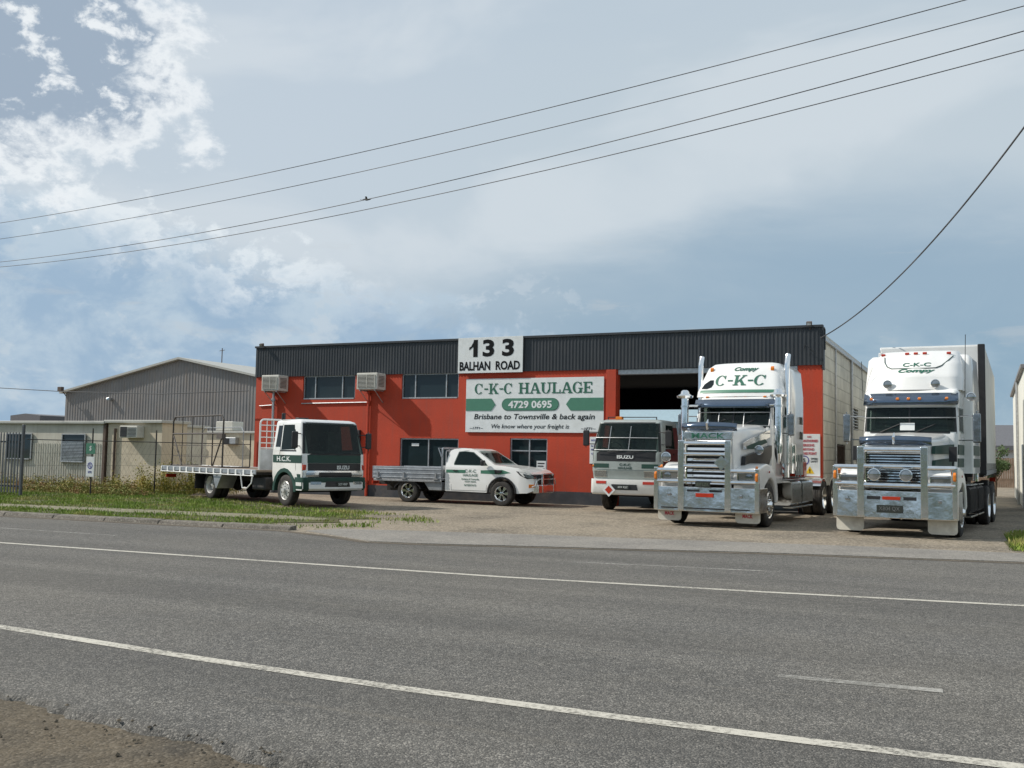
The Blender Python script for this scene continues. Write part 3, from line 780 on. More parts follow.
b = B(rb); b.box((BX0 + .22, FY + .27, 5.2), (BX1 - .24, BY1 - .22, 5.29));  b.build('interior_lining', 'dark', wh)
b = B(rb); b.box((BX0 + .2, FY + .02, .0), (BX1 - .22, BY1 + 4, .018)); b.build('floor_slab', 'floor', wh)
# side windows and door
b = B(rb); b.box((BX1 - .12, 38.4, 2.75), (BX1 - .08, 40.3, 3.55)); wn_ = b.build('side_window', 'winglass', wh)
b = B(rb)
for k in range(7): b.box((BX1 - .07, 38.42, 2.78 + k * .11), (BX1 - .01, 40.28, 2.8 + k * .11))
b.build('louvre', 'galv', wn_)
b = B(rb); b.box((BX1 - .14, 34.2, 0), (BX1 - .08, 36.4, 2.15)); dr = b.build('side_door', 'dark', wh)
b = B(rb)
for k in range(9): b.cyl((BX1 - .03, 34.3 + k * .25, .05), (BX1 - .03, 34.3 + k * .25, 2.1), .015, 6)
for z in (.1, 1.1, 2.1): b.cyl((BX1 - .03, 34.22, z), (BX1 - .03, 36.38, z), .018, 6)
b.build('security_grille', 'rust', dr)
b = B(rb); b.cyl((BX1 + .06, 37.8, 0), (BX1 + .06, 37.8, 5.2), .045, 10); b.build('downpipe', 'galv', wh)
b = B(rb); b.cyl((BX1 + .05, 33.6, 0), (BX1 + .05, 33.6, 5.2), .03, 8); b.build('downpipe', 'galv', wh)
# front windows
def window(x0, x1, z0, z1, mull, par=wh, rail=None, y=FY, f=rb, fr='galv', gm='winglass', depth=.1):
    b = B(f); b.box((x0 + .01, y + depth, z0 + .01), (x1 - .01, y + depth + .02, z1 - .01)); g = b.build('window', gm, par)
    b = B(f); t = .045; y0, y1 = y + depth - .05, y + depth - .003
    b.box((x0, y0, z0), (x0 + t, y1, z1)); b.box((x1 - t, y0, z0), (x1, y1, z1)); b.box((x0 + t, y0, z1 - t), (x1 - t, y1, z1)); b.box((x0 + t, y0 - .06, z0), (x1 - t, y1, z0 + t))
    for q in mull: b.box((q - .022, y0 + .002, z0 + t), (q + .022, y1, z1 - t))
    if rail: b.box((x0 + t, y0 + .006, rail - .02), (x1 - t, y1, rail + .02))
    b.build('frame', fr, g); return g
window(-23.47, -21.1, 3.57, 4.46, [-22.93, -21.7]); window(-19.09, -16.75, 3.56, 4.46, [-18.54, -17.27])
g = window(-19.1, -16.71, .75, 2.14, [-17.94])
b = B(rb); b.box((-18.66, FY + .085, 1.86), (-18.36, FY + .098, 1.96)); b.build('notice', 'signwhite', g)
g = window(-14.71, -13.32, .75, 2.17, [-14.0], rail=1.75)
b = B(rb); b.box((-13.74, FY + .084, .95), (-13.4, FY + .097, 1.42)); nt_ = b.build('notice', 'signwhite', g)
b = B(rb)
for k in range(4): b.box((-13.7, FY + .078, 1.32 - k * .09), (-13.45 - .04 * (k % 2), FY + .083, 1.35 - k * .09))
b.build('print', 'ink', nt_)
# pipes, conduit, lights on the front
b = B(rb); b.cyl((-20.45, FY - .07, .02), (-20.45, FY - .07, 3.95), .05, 10)
for z in (.5, 1.87, 3.4, 3.75): b.cyl((-20.45, FY - .07, z), (-20.45, FY - .07, z + .09), .07, 10)
b.build('wall_pipe', 'redpipe', wh)
b = B(rb); b.cyl((-24.78, FY - .09, .02), (-24.78, FY - .09, 4.0), .05, 10); b.cyl((-24.78, FY - .09, 3.5), (-24.78, FY - .09, 3.62), .075, 10); b.build('wall_pipe', 'galv', wh)
b = B(rb); b.cyl((-23.5, FY - .03, 3.41), (-20.5, FY - .03, 3.44), .022, 8); b.cyl((-25.5, FY - .03, 3.33), (-24.9, FY - .03, 3.36), .02, 8); b.build('conduit', 'galv', wh)
b = B(rb); b.box((-21.02, FY - .12, 1.87), (-20.78, FY - .002, 2.42)); b.build('meter_box', 'black', wh, bevel=.01)
def flood(x, z, name='flood_light', y=FY - .15):
    b = B(rb); b.prism([(y - .1, z), (y - .12, z + .1), (y - .02, z + .14), (y, z + .04)], 'x', x - .08, x + .08); b.tube([(x, y - .02, z + .1), (x, y + .08, z + .02), (x, y + .1, z - .1)], .018, 6)
    o = b.build(name, 'rust', wh, bevel=.01)
    b = B(rb); b.slab([(x - .06, y - .115, z + .01), (x + .06, y - .115, z + .01), (x + .06, y - .135, z + .09), (x - .06, y - .135, z + .09)], .008); b.build('lens', 'lamp', o)
flood(-25.35, 5.62); flood(-4.75, 5.62); 
b = B(rb); b.tube([(-19.95, FY, 4.2), (-19.9, FY - .22, 4.26), (-19.82, FY - .3, 4.2)], .02, 6); b.lathe([(0, -.12), (.05, -.1), (.07, 0), (.05, .08), (0, .09)], (-19.82, FY - .3, 4.17), 'z', 10); b.build('wall_lamp', 'galv', wh)
b = B(rb); b.tube([(BX1 + .1, FY - .02, 4.9), (BX1 + .1, FY - .02, 5.5), (BX1 + .1, FY - .15, 5.55)], .022, 8); b.build('service_mast', 'clad', wh)
b = B(rb); b.tube([(-4.9, FY - .12, 4.95), (-4.85, FY - .35, 5.05), (-4.6, FY - .12, 4.8)], .015, 6); b.build('service_bracket', 'clad', wh)

# air conditioners
def wall_ac(x0, x1, z0, z1, dep, label):
    base = ((x0 + x1) / 2, FY, z0); f = rel(base)
    t = thing('air_conditioner', base, label, 'air conditioner', 'air conditioners on the front wall')
    y0 = FY - dep
    b = B(f); b.box((x0, y0, z0), (x1, FY - .02, z1)); b.build('case', 'acbody', t, bevel=.02)
    b = B(f); b.box((x0 + .06, y0 - .012, z0 + .07), (x1 - .08, y0 - .002, z1 - .07)); b.build('grille_backing', 'grille', t)
    b = B(f)
    n = 10
    for k in range(n):
        z = z0 + .09 + (z1 - z0 - .18) * k / (n - 1); b.box((x0 + .05, y0 - .03, z - .009), (x1 - .07, y0 - .013, z + .009))
    for q in (x0 + .05, (x0 + x1) / 2, x1 - .09): b.box((q, y0 - .035, z0 + .06), (q + .02, y0 - .031, z1 - .06))
    b.build('grille', 'acbody', t)
    b = B(f)
    for k in range(8): b.box((x1 + .002, y0 + .1, z0 + .12 + k * .05), (x1 + .012, FY - .15, z0 + .14 + k * .05))
    b.build('side_vent', 'rust', t)
    for q in (x0 + .12, x1 - .12):
        b = B(f)
        b.box((q - .02, y0 + .03, z0 - .05), (q + .02, FY - .002, z0 - .003)); b.tube([(q, y0 + .08, z0 - .05), (q, FY - .01, z0 - .45)], .017, 6)
        b.build('bracket', 'galv', t)
wall_ac(-24.95, -24.15, 3.87, 4.47, .62, 'boxy cream air conditioner at the far left corner of the red wall')
wall_ac(-20.62, -19.75, 3.87, 4.47, .62, 'boxy cream air conditioner between the two upper windows')

# signs
def on_front(y): return lambda u, v: (u, y, v)
def sign_board(name, x0, x1, z0, z1, y, label, cat='sign', m='signwhite', frame=None):
    base = ((x0 + x1) / 2, y, z0); f = rel(base); t = thing(name, base, label, cat)
    b = B(f); b.box((x0, y, z0), (x1, y + .025, z1)); b.build('panel', m, t, bevel=.004)
    if frame:
        b = B(f); w_ = .025
        for q in ((x0 - w_, x1 + w_, z1, z1 + w_), (x0 - w_, x1 + w_, z0 - w_, z0), (x0 - w_, x0, z0, z1), (x1, x1 + w_, z0, z1)): b.box((q[0], y - .01, q[2]), (q[1], y + .02, q[3]))
        b.build('frame', frame, t)
    return t, f
def letters(t, f, m, y, items, name='lettering'):
    b = B()
    for it in items:
        kw = it[4] if len(it) > 4 else {}
        text(b, it[0], it[1], it[2], it[3], on_front(y - .007), **kw)
    solid(b, .005, (0, 1, 0)); b.v = [f(p) for p in b.v]; return b.build(name, m, t, smooth=0)
t, f = sign_board('street_number_sign', -16.72, -14.22, 4.42, 5.66, FY - .14, 'white sign reading 133 in big black numerals above a street name')
letters(t, f, 'ink', FY - .14, [('3', -15.53, 4.98, .6, dict(width=.45, bold=.035)), ('3', -14.78, 4.98, .6, dict(width=.45, bold=.035)),
    ('BALHAN', -16.05, 4.51, .31, dict(width=1.2, bold=.03)), ('ROAD', -14.78, 4.51, .31, dict(width=.92, bold=.03))])
b = B(f); b.prism([(-16.28, 5.31), (-16.2, 5.36), (-16.12, 5.5), (-16.1, 5.58), (-15.95, 5.58), (-15.95, 4.98), (-16.12, 4.98), (-16.12, 5.34), (-16.28, 5.34 - .12)], 'y', FY - .147, FY - .142); b.build('numeral', 'ink', t, smooth=0)
SX0, SX1, SZ0, SZ1 = -16.42, -11.31, 2.37, 4.22
t, f = sign_board('company_sign', SX0, SX1, SZ0, SZ1, FY - .05, 'large white company sign with green title and two green arrow bands')
b = B(); slab_text(b, 'C-K-C', -16.08, -14.6, 3.69, .36, on_front(FY - .057)); slab_text(b, 'HAULAGE', -14.4, -11.68, 3.69, .37, on_front(FY - .057))
for i, fc in enumerate(b.f):
    for k in fc: b.v[k].y -= .0006 * (i % 6)
b.v = [f(p) for p in b.v]; b.build('title_lettering', 'greenink', t, smooth=0, recalc=False)
y = FY - .062
zz0, zz1 = 3.11, 3.53; zm = (zz0 + zz1) / 2
b = B(f); b.prism([(SX0 + .01, zz0), (-15.42, zz0), (-15.26, zm), (-15.42, zz1), (SX0 + .01, zz1)], 'y', y, y + .01); b.build('arrow_band', 'greensign', t)
b = B(f); b.prism([(SX1 - .01, zz0), (-12.48, zz0), (-12.64, zm), (-12.48, zz1), (SX1 - .01, zz1)], 'y', y, y + .01)
b.build('arrow_band', 'greensign', t)
def pill(x0, x1, z0, z1, n=10):
    r = (z1 - z0) / 2; zc = (z0 + z1) / 2
    return [(x1 - r + r * sin(pi * i / n), zc - r * cos(pi * i / n)) for i in range(n + 1)] + [(x0 + r - r * sin(pi * i / n), zc + r * cos(pi * i / n)) for i in range(n + 1)]
b = B(f); b.prism(pill(-15.02, -12.9, zz0, zz1), 'y', y, y + .01); b.build('number_band', 'greenink', t)
b = B(f); b.prism(pill(-15.0, -12.92, zz0 + .022, zz1 - .022), 'y', y - .004, y - .0005); b.build('number_band', 'greensign', t)
letters(t, f, 'signwhite', y - .004, [('4729 0695', -13.96, 3.19, .26, dict(width=1.62, bold=.03))], 'phone_lettering')
letters(t, f, 'ink', FY - .05, [('Brisbane to Townsville & back again', -13.87, 2.76, .24, dict(width=4.45, bold=.01, shear=.22))])
letters(t, f, 'ink', FY - .05, [('~1771~', -16.25, 2.47, .08, dict(align=-1, width=.5, shear=.2)), ('We know where your freight is', -15.45, 2.46, .19, dict(align=-1, width=2.9, shear=.25)), ('~1771~', -12.1, 2.47, .08, dict(align=-1, width=.5, shear=.2))], 'slogan_lettering')
t, f = sign_board('safety_sign', -5.08, -4.47, 1.12, 2.38, FY - .05, 'white site safety sign with red words, a circled 5 and a yellow triangle')
letters(t, f, 'redink', FY - .05, [('NO', -4.78, 2.27, .055, dict(bold=.02)), ('UNAUTHORISED', -4.78, 2.14, .075, dict(width=.5, bold=.02)), ('PERSONS', -4.82, 2.01, .075, dict(width=.36, bold=.02)), ('BEYOND', -4.8, 1.89, .07, dict(width=.32, bold=.02)), ('THIS POINT', -4.78, 1.76, .08, dict(width=.42, bold=.02))])
letters(t, f, 'ink', FY - .05, [('5', -4.93, 1.54, .11, dict(bold=.02)), ('SPEED', -4.64, 1.62, .05, dict(width=.2)), ('LIMIT', -4.64, 1.54, .05, dict(width=.2))], 'number')
b = B(f); b.lathe([(.115, -.006), (.14, -.006), (.14, 0), (.115, 0)], (-4.93, FY - .05, 1.595), 'y', 28, closed=True); b.build('ring', 'blueink', t, smooth=0)
b = B(f); b.prism([(-4.9, 1.2), (-4.64, 1.2), (-4.77, 1.42)], 'y', FY - .056, FY - .05); tr = b.build('warning_triangle', 'yellow', t)
letters(tr, f, 'ink', FY - .056, [('!', -4.77, 1.22, .12, dict(bold=.03))], 'symbol')
t, f = sign_board('wall_notice', -11.79, -11.42, 1.36, 2.24, FY - .03, 'narrow pale notice on the red wall below the company sign', 'notice')
letters(t, f, 'blueink', FY - .03, [('NOTICE', -11.6, 2.1, .06, dict(width=.28)), ('ALL VISITORS', -11.6, 1.92, .05, dict(width=.3)), ('REPORT TO', -11.6, 1.8, .05, dict(width=.28)), ('OFFICE', -11.6, 1.66, .06, dict(width=.26))])

# ------------------------------------------------------------------ things beyond the warehouse
# pale shed seen through the warehouse
base = (-20, 76, 0); f = rel(base); t = thing('storage_shed', base, 'pale blue sheet shed seen through the open warehouse doors', 'shed')
b = B(f); corr(b, -34, -10, lambda x: 0, lambda x: 4.4, 76, .3, .04); b.box((-34, 76.01, 0), (-10, 84, 4.4)); b.build('wall', 'paleblue', t, smooth=0)
b = B(f); b.prism([(75.6, 4.4), (84.4, 4.4), (80, 5.6)], 'x', -34.3, -9.7); b.build('roof', 'paleblue', t)
base = (-14, 60, 0); f = rel(base); t = thing('rail_fence', base, 'rail fence standing behind the open warehouse', 'fence')
b = B(f)
for z in (.7, 1.5, 2.2): b.box((-26, 59.97, z), (-8, 60.03, z + .09))
b.build('rail', 'galv', t)
for k in range(9):
    b = B(f); b.box((-26 + k * 2.25, 60.035, 0), (-25.9 + k * 2.25, 60.12, 2.4)); b.build('post', 'galv', t)

# grey gabled shed on the left
SY = 52.; base = (-50, SY, 0); f = rel(base)
t = thing('gabled_shed', base, 'large weathered grey corrugated shed with a low gable roof', 'shed')
gx0, gxm, gx1, ez, rz_ = -60.8, -49.8, -38.8, 5.55, 7.72
gz = lambda x: ez + (rz_ - ez) * (1 - abs(x - gxm) / (gxm - gx0))
b = B(f); corr(b, gx0, gxm, lambda x: 0, gz, SY, .26, .03); corr(b, gxm, gx1, lambda x: 0, gz, SY, .26, .03)
b.prism([(gx0, 0), (gx1, 0), (gx1, ez), (gxm, rz_), (gx0, ez)], 'y', SY + .01, SY + 40); b.build('wall', 'rustsheet', t, smooth=0)
b = B(f)
for s_ in (-1, 1):
    xe = gx0 - .3 if s_ < 0 else gx1 + .3; zE = ez - .06
    b.add([(xe, SY - .35, zE + .02), (gxm, SY - .35, rz_ + .02), (gxm, SY - .35, rz_ + .16), (xe, SY - .35, zE + .16), (xe, SY + 40, zE + .02), (gxm, SY + 40, rz_ + .02), (gxm, SY + 40, rz_ + .16), (xe, SY + 40, zE + .16)],
          [(0, 1, 2, 3), (4, 7, 6, 5), (3, 2, 6, 7), (0, 4, 5, 1), (0, 3, 7, 4)])
b.build('roof', 'roofsheet', t, smooth=0)
b = B(f); b.cyl((-51.6, SY + 6, 7), (-51.6, SY + 6, 9.2), .035, 6); b.cyl((-51.85, SY + 6, 9.0), (-51.35, SY + 6, 9.05), .02, 6); b.build('antenna', 'rust', t)
b = B(f); b.box((gx0 + .1, SY - .85, 5.65), (gx0 + .5, SY - .6, 5.95)); b.tube([(gx0 + .4, SY - .6, 5.6), (gx0 + .4, SY - .3, 5.3)], .04, 6); b.build('flood_light', 'rust', t, bevel=.03)
b = B(f); b.box((-56.3, SY - .4, 4.95), (-56.0, SY - .06, 5.15)); b.build('flood_light', 'lamp', t, bevel=.03)
b = B(f)
for x in (-45.5, -40.6): b.box((x, SY - .3, 2.6), (x + .3, SY - .07, 3.4))
b.build('vent', 'galv', t)

# portable buildings
def portable(base, x0, x1, y0, y1, h, m, label, ribs=None, skirt=True):
    f = rel(base); t = thing('portable_building', base, label, 'portable building')
    b = B(f); b.box((x0, y0, .12), (x1, y1, h - .1))
    if ribs: corr(b, x0, x1, lambda x: .1, lambda x: ribs, y0 - .01, .14, .025)
    b.build('wall', m, t, smooth=0)
    b = B(f); b.box((x0 - .12, y0 - .15, h - .1), (x1 + .12, y1 + .1, h + .02)); b.build('roof', 'roofsheet', t, bevel=.02)
    b = B(f); b.box((x0, y0 + .1, 0), (x1, y1, .12)); b.build('base', 'rust', t)
    return t, f
t, f = portable((-36, 30, 0), -46, -32.75, 30, 36, 2.68, 'whitesheet', 'long white portable building with ribbed lower wall behind the fence', ribs=1.75)
b = B(f); b.box((-32.74, 29.93, .1), (-32.6, 30.06, 2.56)); b.build('corner_post', 'rust', t)
g = window(-38.5, -36.9, 1.05, 2.17, [-37.7], t, y=29.9, f=f, fr='galv', gm='winglass', depth=.06)
g = window(-35.1, -33.72, .98, 2.17, [], t, y=29.9, f=f, fr='galv', gm='winglass', depth=.06)
b = B(f)
for k in range(14): b.box((-35.05, 29.86, 1.02 + k * .06), (-33.77, 29.89, 1.055 + k * .06))
b.build('shutter', 'tray', g)
t, f = portable((-31, 30.05, 0), -32.55, -29.62, 30.02, 31.4, 2.72, 'beige', 'beige portable building beside the white one, a window air conditioner high on it')
b = B(f); b.box((-31.5, 29.62, 2.02), (-30.55, 30.01, 2.5)); ac = b.build('air_conditioner', 'acbody', t, bevel=.02)
b = B(f); b.box((-31.45, 29.6, 2.06), (-31.1, 29.615, 2.46)); b.build('fan_opening', 'black', ac)
b = B(f)
for k in range(7): b.box((-31.05, 29.605, 2.08 + k * .055), (-30.6, 29.617, 2.1 + k * .055))
b.build('louvre', 'black', ac)
b = B(f); b.cyl((-32.1, 29.96, .1), (-32.1, 29.96, 2.4), .05, 8); b.build('downpipe', 'rust', t)
t, f = portable((-40, 44, 0), -46, -33.5, 44, 49, 2.64, 'beige', 'beige flat roofed building in front of the grey shed')
b = B(f); b.box((-39.3, 43.9, 2.68), (-38.1, 44.8, 3.2)); ac = b.build('roof_air_conditioner', 'acbody', t, bevel=.03)
for x in (-41.6, -38.55):
    b = B(f); b.box((x, 43.7, 1.9), (x + .85, 43.99, 2.3)); w2 = b.build('window_air_conditioner', 'galv', t, bevel=.02)
    b = B(f); b.box((x + .05, 43.68, 1.95), (x + .4, 43.695, 2.25)); b.build('fan_opening', 'black', w2)
# far roofs on the left
for (x0, x1, y, h, lab, c1, c2) in ((-114.5, -109.6, 90, 5.6, 'low far building with a dark roof at the left horizon', 'farroof', 'farroof'), (-109.5, -104, 96, 6.1, 'pale far building right of the dark roofed one', 'farwall', 'paleblue')):
    base = ((x0 + x1) / 2, y, 0); f = rel(base); t = thing('distant_building', base, lab, 'building')
    b = B(f); b.box((x0, y, 0), (x1 + .0, y + 8, h - .7)); b.build('wall', c1 if c1 != 'farroof' else 'farwall', t)
    b = B(f); b.prism([(x0 - .3, h - .7), (x1 + .3, h - .7), (x1 + .3, h), ((x0 + x1) / 2, h + .25), (x0 - .3, h)], 'y', y - .3, y + 8.3); b.build('roof', c2 if c1 != 'farroof' else 'farroof', t)

# right hand side: neighbour wall, far shed, paling fence, tree
base = (1.2, 38, 0); f = rel(base); t = thing('neighbour_warehouse', base, 'pale neighbouring warehouse wall at the right edge of the lane', 'warehouse')
b = B(f); b.box((1.2, 38.2, 0), (9, 54.5, 4.85)); b.build('wall', 'cream', t)
b = B(f); b.box((1.08, 38.1, 4.85), (9.1, 54.7, 5.0)); b.build('roof', 'rustsheet', t, bevel=.02)
b = B(f); b.cyl((1.12, 44.5, 0), (1.12, 44.5, 4.84), .05, 8); b.build('downpipe', 'galv', t)
b = B(f); b.box((1.17, 40.4, .0), (1.195, 41.6, 2.3)); b.build('door', 'tray', t)
base = (2, 110, 0); f = rel(base); t = thing('distant_shed', base, 'white shed with a dark roof at the far end of the lane', 'shed')
b = B(f); b.box((-10, 110, 0), (16, 122, 2.9)); b.build('wall', 'white_flat', t)
b = B(f); b.box((-10.5, 109.2, 2.9), (16.5, 110.8, 3.35)); b.prism([(109.4, 3.352), (123, 3.352), (116, 5.6)], 'x', -10.6, 16.6); b.build('roof', 'farroof', t)
base = (1, 75, 0); f = rel(base); t = thing('paling_fence', base, 'brown paling fence closing off the end of the lane', 'fence')
b = B(f)
for k in range(90): b.box((-8 + k * .14, 75, 0), (-7.87 + k * .14, 75.03, 1.95 + .04 * rnd.random()))
b.build('palings', 'bank', t)
b = B(f); b.box((-8, 75.035, 1.5), (4.6, 75.1, 1.6)); b.box((-8, 75.035, .5), (4.6, 75.1, .6)); b.build('rail', 'bank', t)
def leafy(name, cx, cy, h, r, n, label, cat, group=None, ml='hedge'):
    t = empty(name, (cx, cy, 0), 0, label, cat, group)
    b = B(); b.tube([(0, 0, 0), (.05, 0, h * .3), (-.03, .05, h * .6)], [.07, .05, .03], 7)
    for k in range(5):
        a = k * 1.3; b.tube([(0, 0, h * (.25 + .07 * k)), (r * .5 * cos(a), r * .5 * sin(a), h * (.5 + .08 * k))], [.03, .012], 5)
    b.build('trunk', 'bark', t)
    vs = []; fs = []; cl = [(rnd.gauss(0, r * .45), rnd.gauss(0, r * .45), h * rnd.uniform(.35, .95), r * rnd.uniform(.25, .5)) for _ in range(14)]
    for k in range(n):
        c = rnd.choice(cl); d = Vector((rnd.gauss(0, 1), rnd.gauss(0, 1), rnd.gauss(0, 1))).normalized() * c[3] * rnd.random() ** .4
        P = Vector(c[:3]) + d; a = Vector((rnd.gauss(0, 1), rnd.gauss(0, 1), rnd.gauss(0, 1))).normalized() * .07; q = a.orthogonal().normalized() * .035
        m_ = len(vs); vs += [P - a, P + q, P + a, P - q]; fs.append((m_, m_ + 1, m_ + 2, m_ + 3))
    b = B(); b.v = [Vector(v) for v in vs]; b.f = fs; b.build('crown', ml, t, smooth=0, recalc=False)
leafy('small_tree', .35, 54, 2.5, .75, 1800, 'small leafy tree at the end of the lane behind the right truck', 'tree')

# ------------------------------------------------------------------ fences and small signs on the left
base = (-29.4, 22.3, 0); f = rel(base); t = thing('palisade_gate', base, 'grey steel palisade gate at the left edge', 'gate')
b = B(f)
for k in range(27):
    x = -31.6 + k * .14; b.prism([(x, .12), (x + .05, .12), (x + .05, 1.98), (x + .025, 2.06), (x, 1.98)], 'y', 22.28, 22.3)
b.build('pales', 'gatesteel', t)
b = B(f)
for z in (.3, 1.72): b.box((-31.7, 22.305, z), (-27.9, 22.35, z + .05))
b.build('rail', 'gatesteel', t)
b = B(f); b.box((-27.93, 22.26, 0), (-27.85, 22.34, 2.3)); b.build('post', 'gatesteel', t, bevel=.01)
base = (-27.1, 24.4, 0); f = rel(base); t = thing('wire_fence', base, 'wire fence with steel posts and a single top rail running behind the weeds', 'fence')
fp = [(-27.87, 22.42), (-27.15, 24.4), (-26.5, 26.6), (-26.1, 29.0), (-25.82, 30.8)]
for (x, y) in fp[1:]:
    b = B(f); b.cyl((x, y, 0), (x, y, 2.15), .024, 8); b.tube([(x, y, 2.1), (x + .02, y - .02, 2.25)], .02, 6); b.build('post', 'chassis', t)
fp2 = fp
b = B(f); b.tube([(x, y, 1.83) for x, y in fp2], .015, 6); b.build('top_rail', 'chassis', t)
b = B(f)
for z in (.3, .65, 1.0, 1.4): b.tube([(x, y, z) for x, y in fp2], .004, 4)
import itertools
for (a, c) in zip(fp2, fp2[1:]):
    n = int(math.hypot(c[0] - a[0], c[1] - a[1]) / .16)
    for i in range(n):
        for sgn in (1, -1):
            t0, t1 = i / n, (i + sgn * 6) / n
            if not 0 <= t1 <= 1: continue
            b.tube([(a[0] + (c[0] - a[0]) * t0, a[1] + (c[1] - a[1]) * t0, .05), (a[0] + (c[0] - a[0]) * t1, a[1] + (c[1] - a[1]) * t1, 1.8)], .0022, 3, caps=False)
b.build('wire_mesh', 'chassis', t)
base = (-27.2, 24.36, 1.4); f = rel(base)
t = thing('safety_sign', base, 'small green sign fixed to the fence post above the white one', 'sign')
b = B(f); b.box((-27.37, 24.335, 1.39), (-26.95, 24.35, 1.75)); b.build('panel', 'greensign', t)
letters(t, f, 'signwhite', 24.335, [('S', -27.16, 1.5, .16, dict(bold=.03))], 'symbol')
base = (-27.1, 24.36, .63); f = rel(base)
t = thing('fence_notice', base, 'narrow white sign with blue print on the fence post', 'sign')
b = B(f); b.box((-27.33, 24.335, .63), (-26.97, 24.35, 1.3)); b.build('panel', 'signwhite', t)
b = B(f); b.lathe([(.08, -.004), (.11, -.004), (.11, 0), (.08, 0)], (-27.15, 24.333, 1.0), 'y', 20, closed=True); b.build('ring', 'blueink', t, smooth=0)
letters(t, f, 'blueink', 24.335, [('5', -27.15, .95, .1, dict(bold=.02)), ('SITE', -27.15, .75, .07, {})], 'lettering')

# ------------------------------------------------------------------ overhead wires and the bird
def wire(P, label, r=.02, group='power lines across the sky', name='power_line', lo=-1.2, hi=2.2):
    P = [Vector(p) for p in P]; A, E = P[0], P[-1]; d = Vector((E.x - A.x, E.y - A.y)); Ln = d.length; d /= Ln
    s_ = [Vector((p.x - A.x, p.y - A.y)).dot(d) / Ln for p in P]
    # quadratic through first, a middle mean, last
    xm = s_[len(P) // 2]; zm = P[len(P) // 2].z; z0, z1 = A.z, E.z
    # z = z0 + (z1-z0) s - k s (1-s)
    k = (z0 + (z1 - z0) * xm - zm) / (xm * (1 - xm))
    pts = []
    for i in range(61):
        q = lo + (hi - lo) * i / 60; pts.append((A.x + d.x * Ln * q - A.x, A.y + d.y * Ln * q - A.y, z0 + (z1 - z0) * q - k * q * (1 - q) - 0))
    b = B(); b.tube(pts, r, 6); o = b.build(name, 'wire', smooth=60); o.location = (A.x, A.y, 0)
    return tag(o, label, 'power line', group)
wire([(-27.95, 21.1, 8.6), (-16.34, 19.33, 8.48), (-8.74, 18.18, 8.55), (-.2, 16.88, 8.9)], 'topmost of the four power lines crossing the sky', .008, lo=-.6, hi=1.6)
wire([(-30.12, 22.77, 8.6), (-17.36, 20.57, 8.45), (-9.2, 19.17, 8.48), (.65, 17.47, 8.9)], 'second power line from the top crossing the sky', .008, lo=-.6, hi=1.6)
wire([(-33.9, 25.68, 8.6), (-19.04, 22.6, 8.32), (-9.93, 20.71, 8.34), (.68, 18.51, 8.9)], 'third power line from the top, just above the lowest', .0095, lo=-.6, hi=1.6)
wire([(-34.85, 26.41, 8.6), (-19.72, 23.42, 8.38), (-10.34, 21.56, 8.32), (.7, 19.38, 8.9)], 'lowest of the four power lines, a small bird near it', .0095, lo=-.6, hi=1.6)
b = B(); b.tube([(7.2 * k / 40, -14.9 * k / 40, .055 * (14.9 * k / 40) + .0169 * (14.9 * k / 40) ** 2) for k in range(41)], .018, 6)
o = b.build('service_cable', 'wire', smooth=60); o.location = (-4.42, 30.75, 5.42)
o.location.z = 5.25
tag(o, 'thick service cable rising from the warehouse corner to the right', 'power line')
b = B(); b.tube([(-60 + 40, 0, .9), (-45 + 40, 0, .35), (-39.81 + 40, 0, .19), (-35.77 + 40, 0, -.02), (-30.29 + 40, 0, -.18), (-25.75 + 40, 0, -.1)], .016, 6)
o = b.build('service_cable', 'wire', smooth=60); o.location = (-40, 30.5, 4.0); tag(o, 'thin cable strung low on the left to the warehouse edge', 'power line')
bd = empty('bird', (-15.5, 23.0, 8.62), .6, 'tiny dark bird hovering by the lowest power line', 'bird')
b = B(); b.tube([(-.12, 0, 0), (-.06, 0, .005), (.0, 0, 0), (.05, 0, .01), (.09, 0, .02), (.12, 0, .018)], [.004, .02, .03, .022, .018, .003], 8)
for s_ in (-1, 1): b.add([(.03, s_ * .015, .01), (-.03, s_ * .015, .01), (-.05, s_ * .1, .06), (-.06, s_ * .2, .04), (.0, s_ * .11, .065)], [(0, 1, 2, 4), (4, 2, 3)])
b.add([(-.1, 0, 0), (-.18, .025, .0), (-.18, -.025, 0)], [(0, 1, 2)])
b.build('body', 'bird', bd)

# unseen planting added behind the camera to darken reflections in metal and glass
vs = []; fs = []
for k in range(9000):
    x = rnd.uniform(-90, 70); top = 4.2 + 2.4 * mn.noise(Vector((x * .12, 0, 0))) + 1.6 * mn.noise(Vector((x * .5, 3, 0)))
    z = top * rnd.random() ** .8; y = -28 + rnd.gauss(0, 1.6) * (1 - .4 * z / 8)
    a = Vector((rnd.gauss(0, 1), rnd.gauss(0, 1), rnd.gauss(0, 1))).normalized() * rnd.uniform(.3, .7); q = a.orthogonal().normalized() * .4
    P = Vector((x, y, z)); m_ = len(vs); vs += [P - a, P + q, P + a, P - q]; fs.append((m_, m_ + 1, m_ + 2, m_ + 3))
b = B(); b.v = [Vector(v) for v in vs]; b.f = fs
tag(b.build('reflection_planting', 'hedge', smooth=0, recalc=False), 'unseen dark planting added behind the camera for reflections', 'reflection helper', kind='stuff')
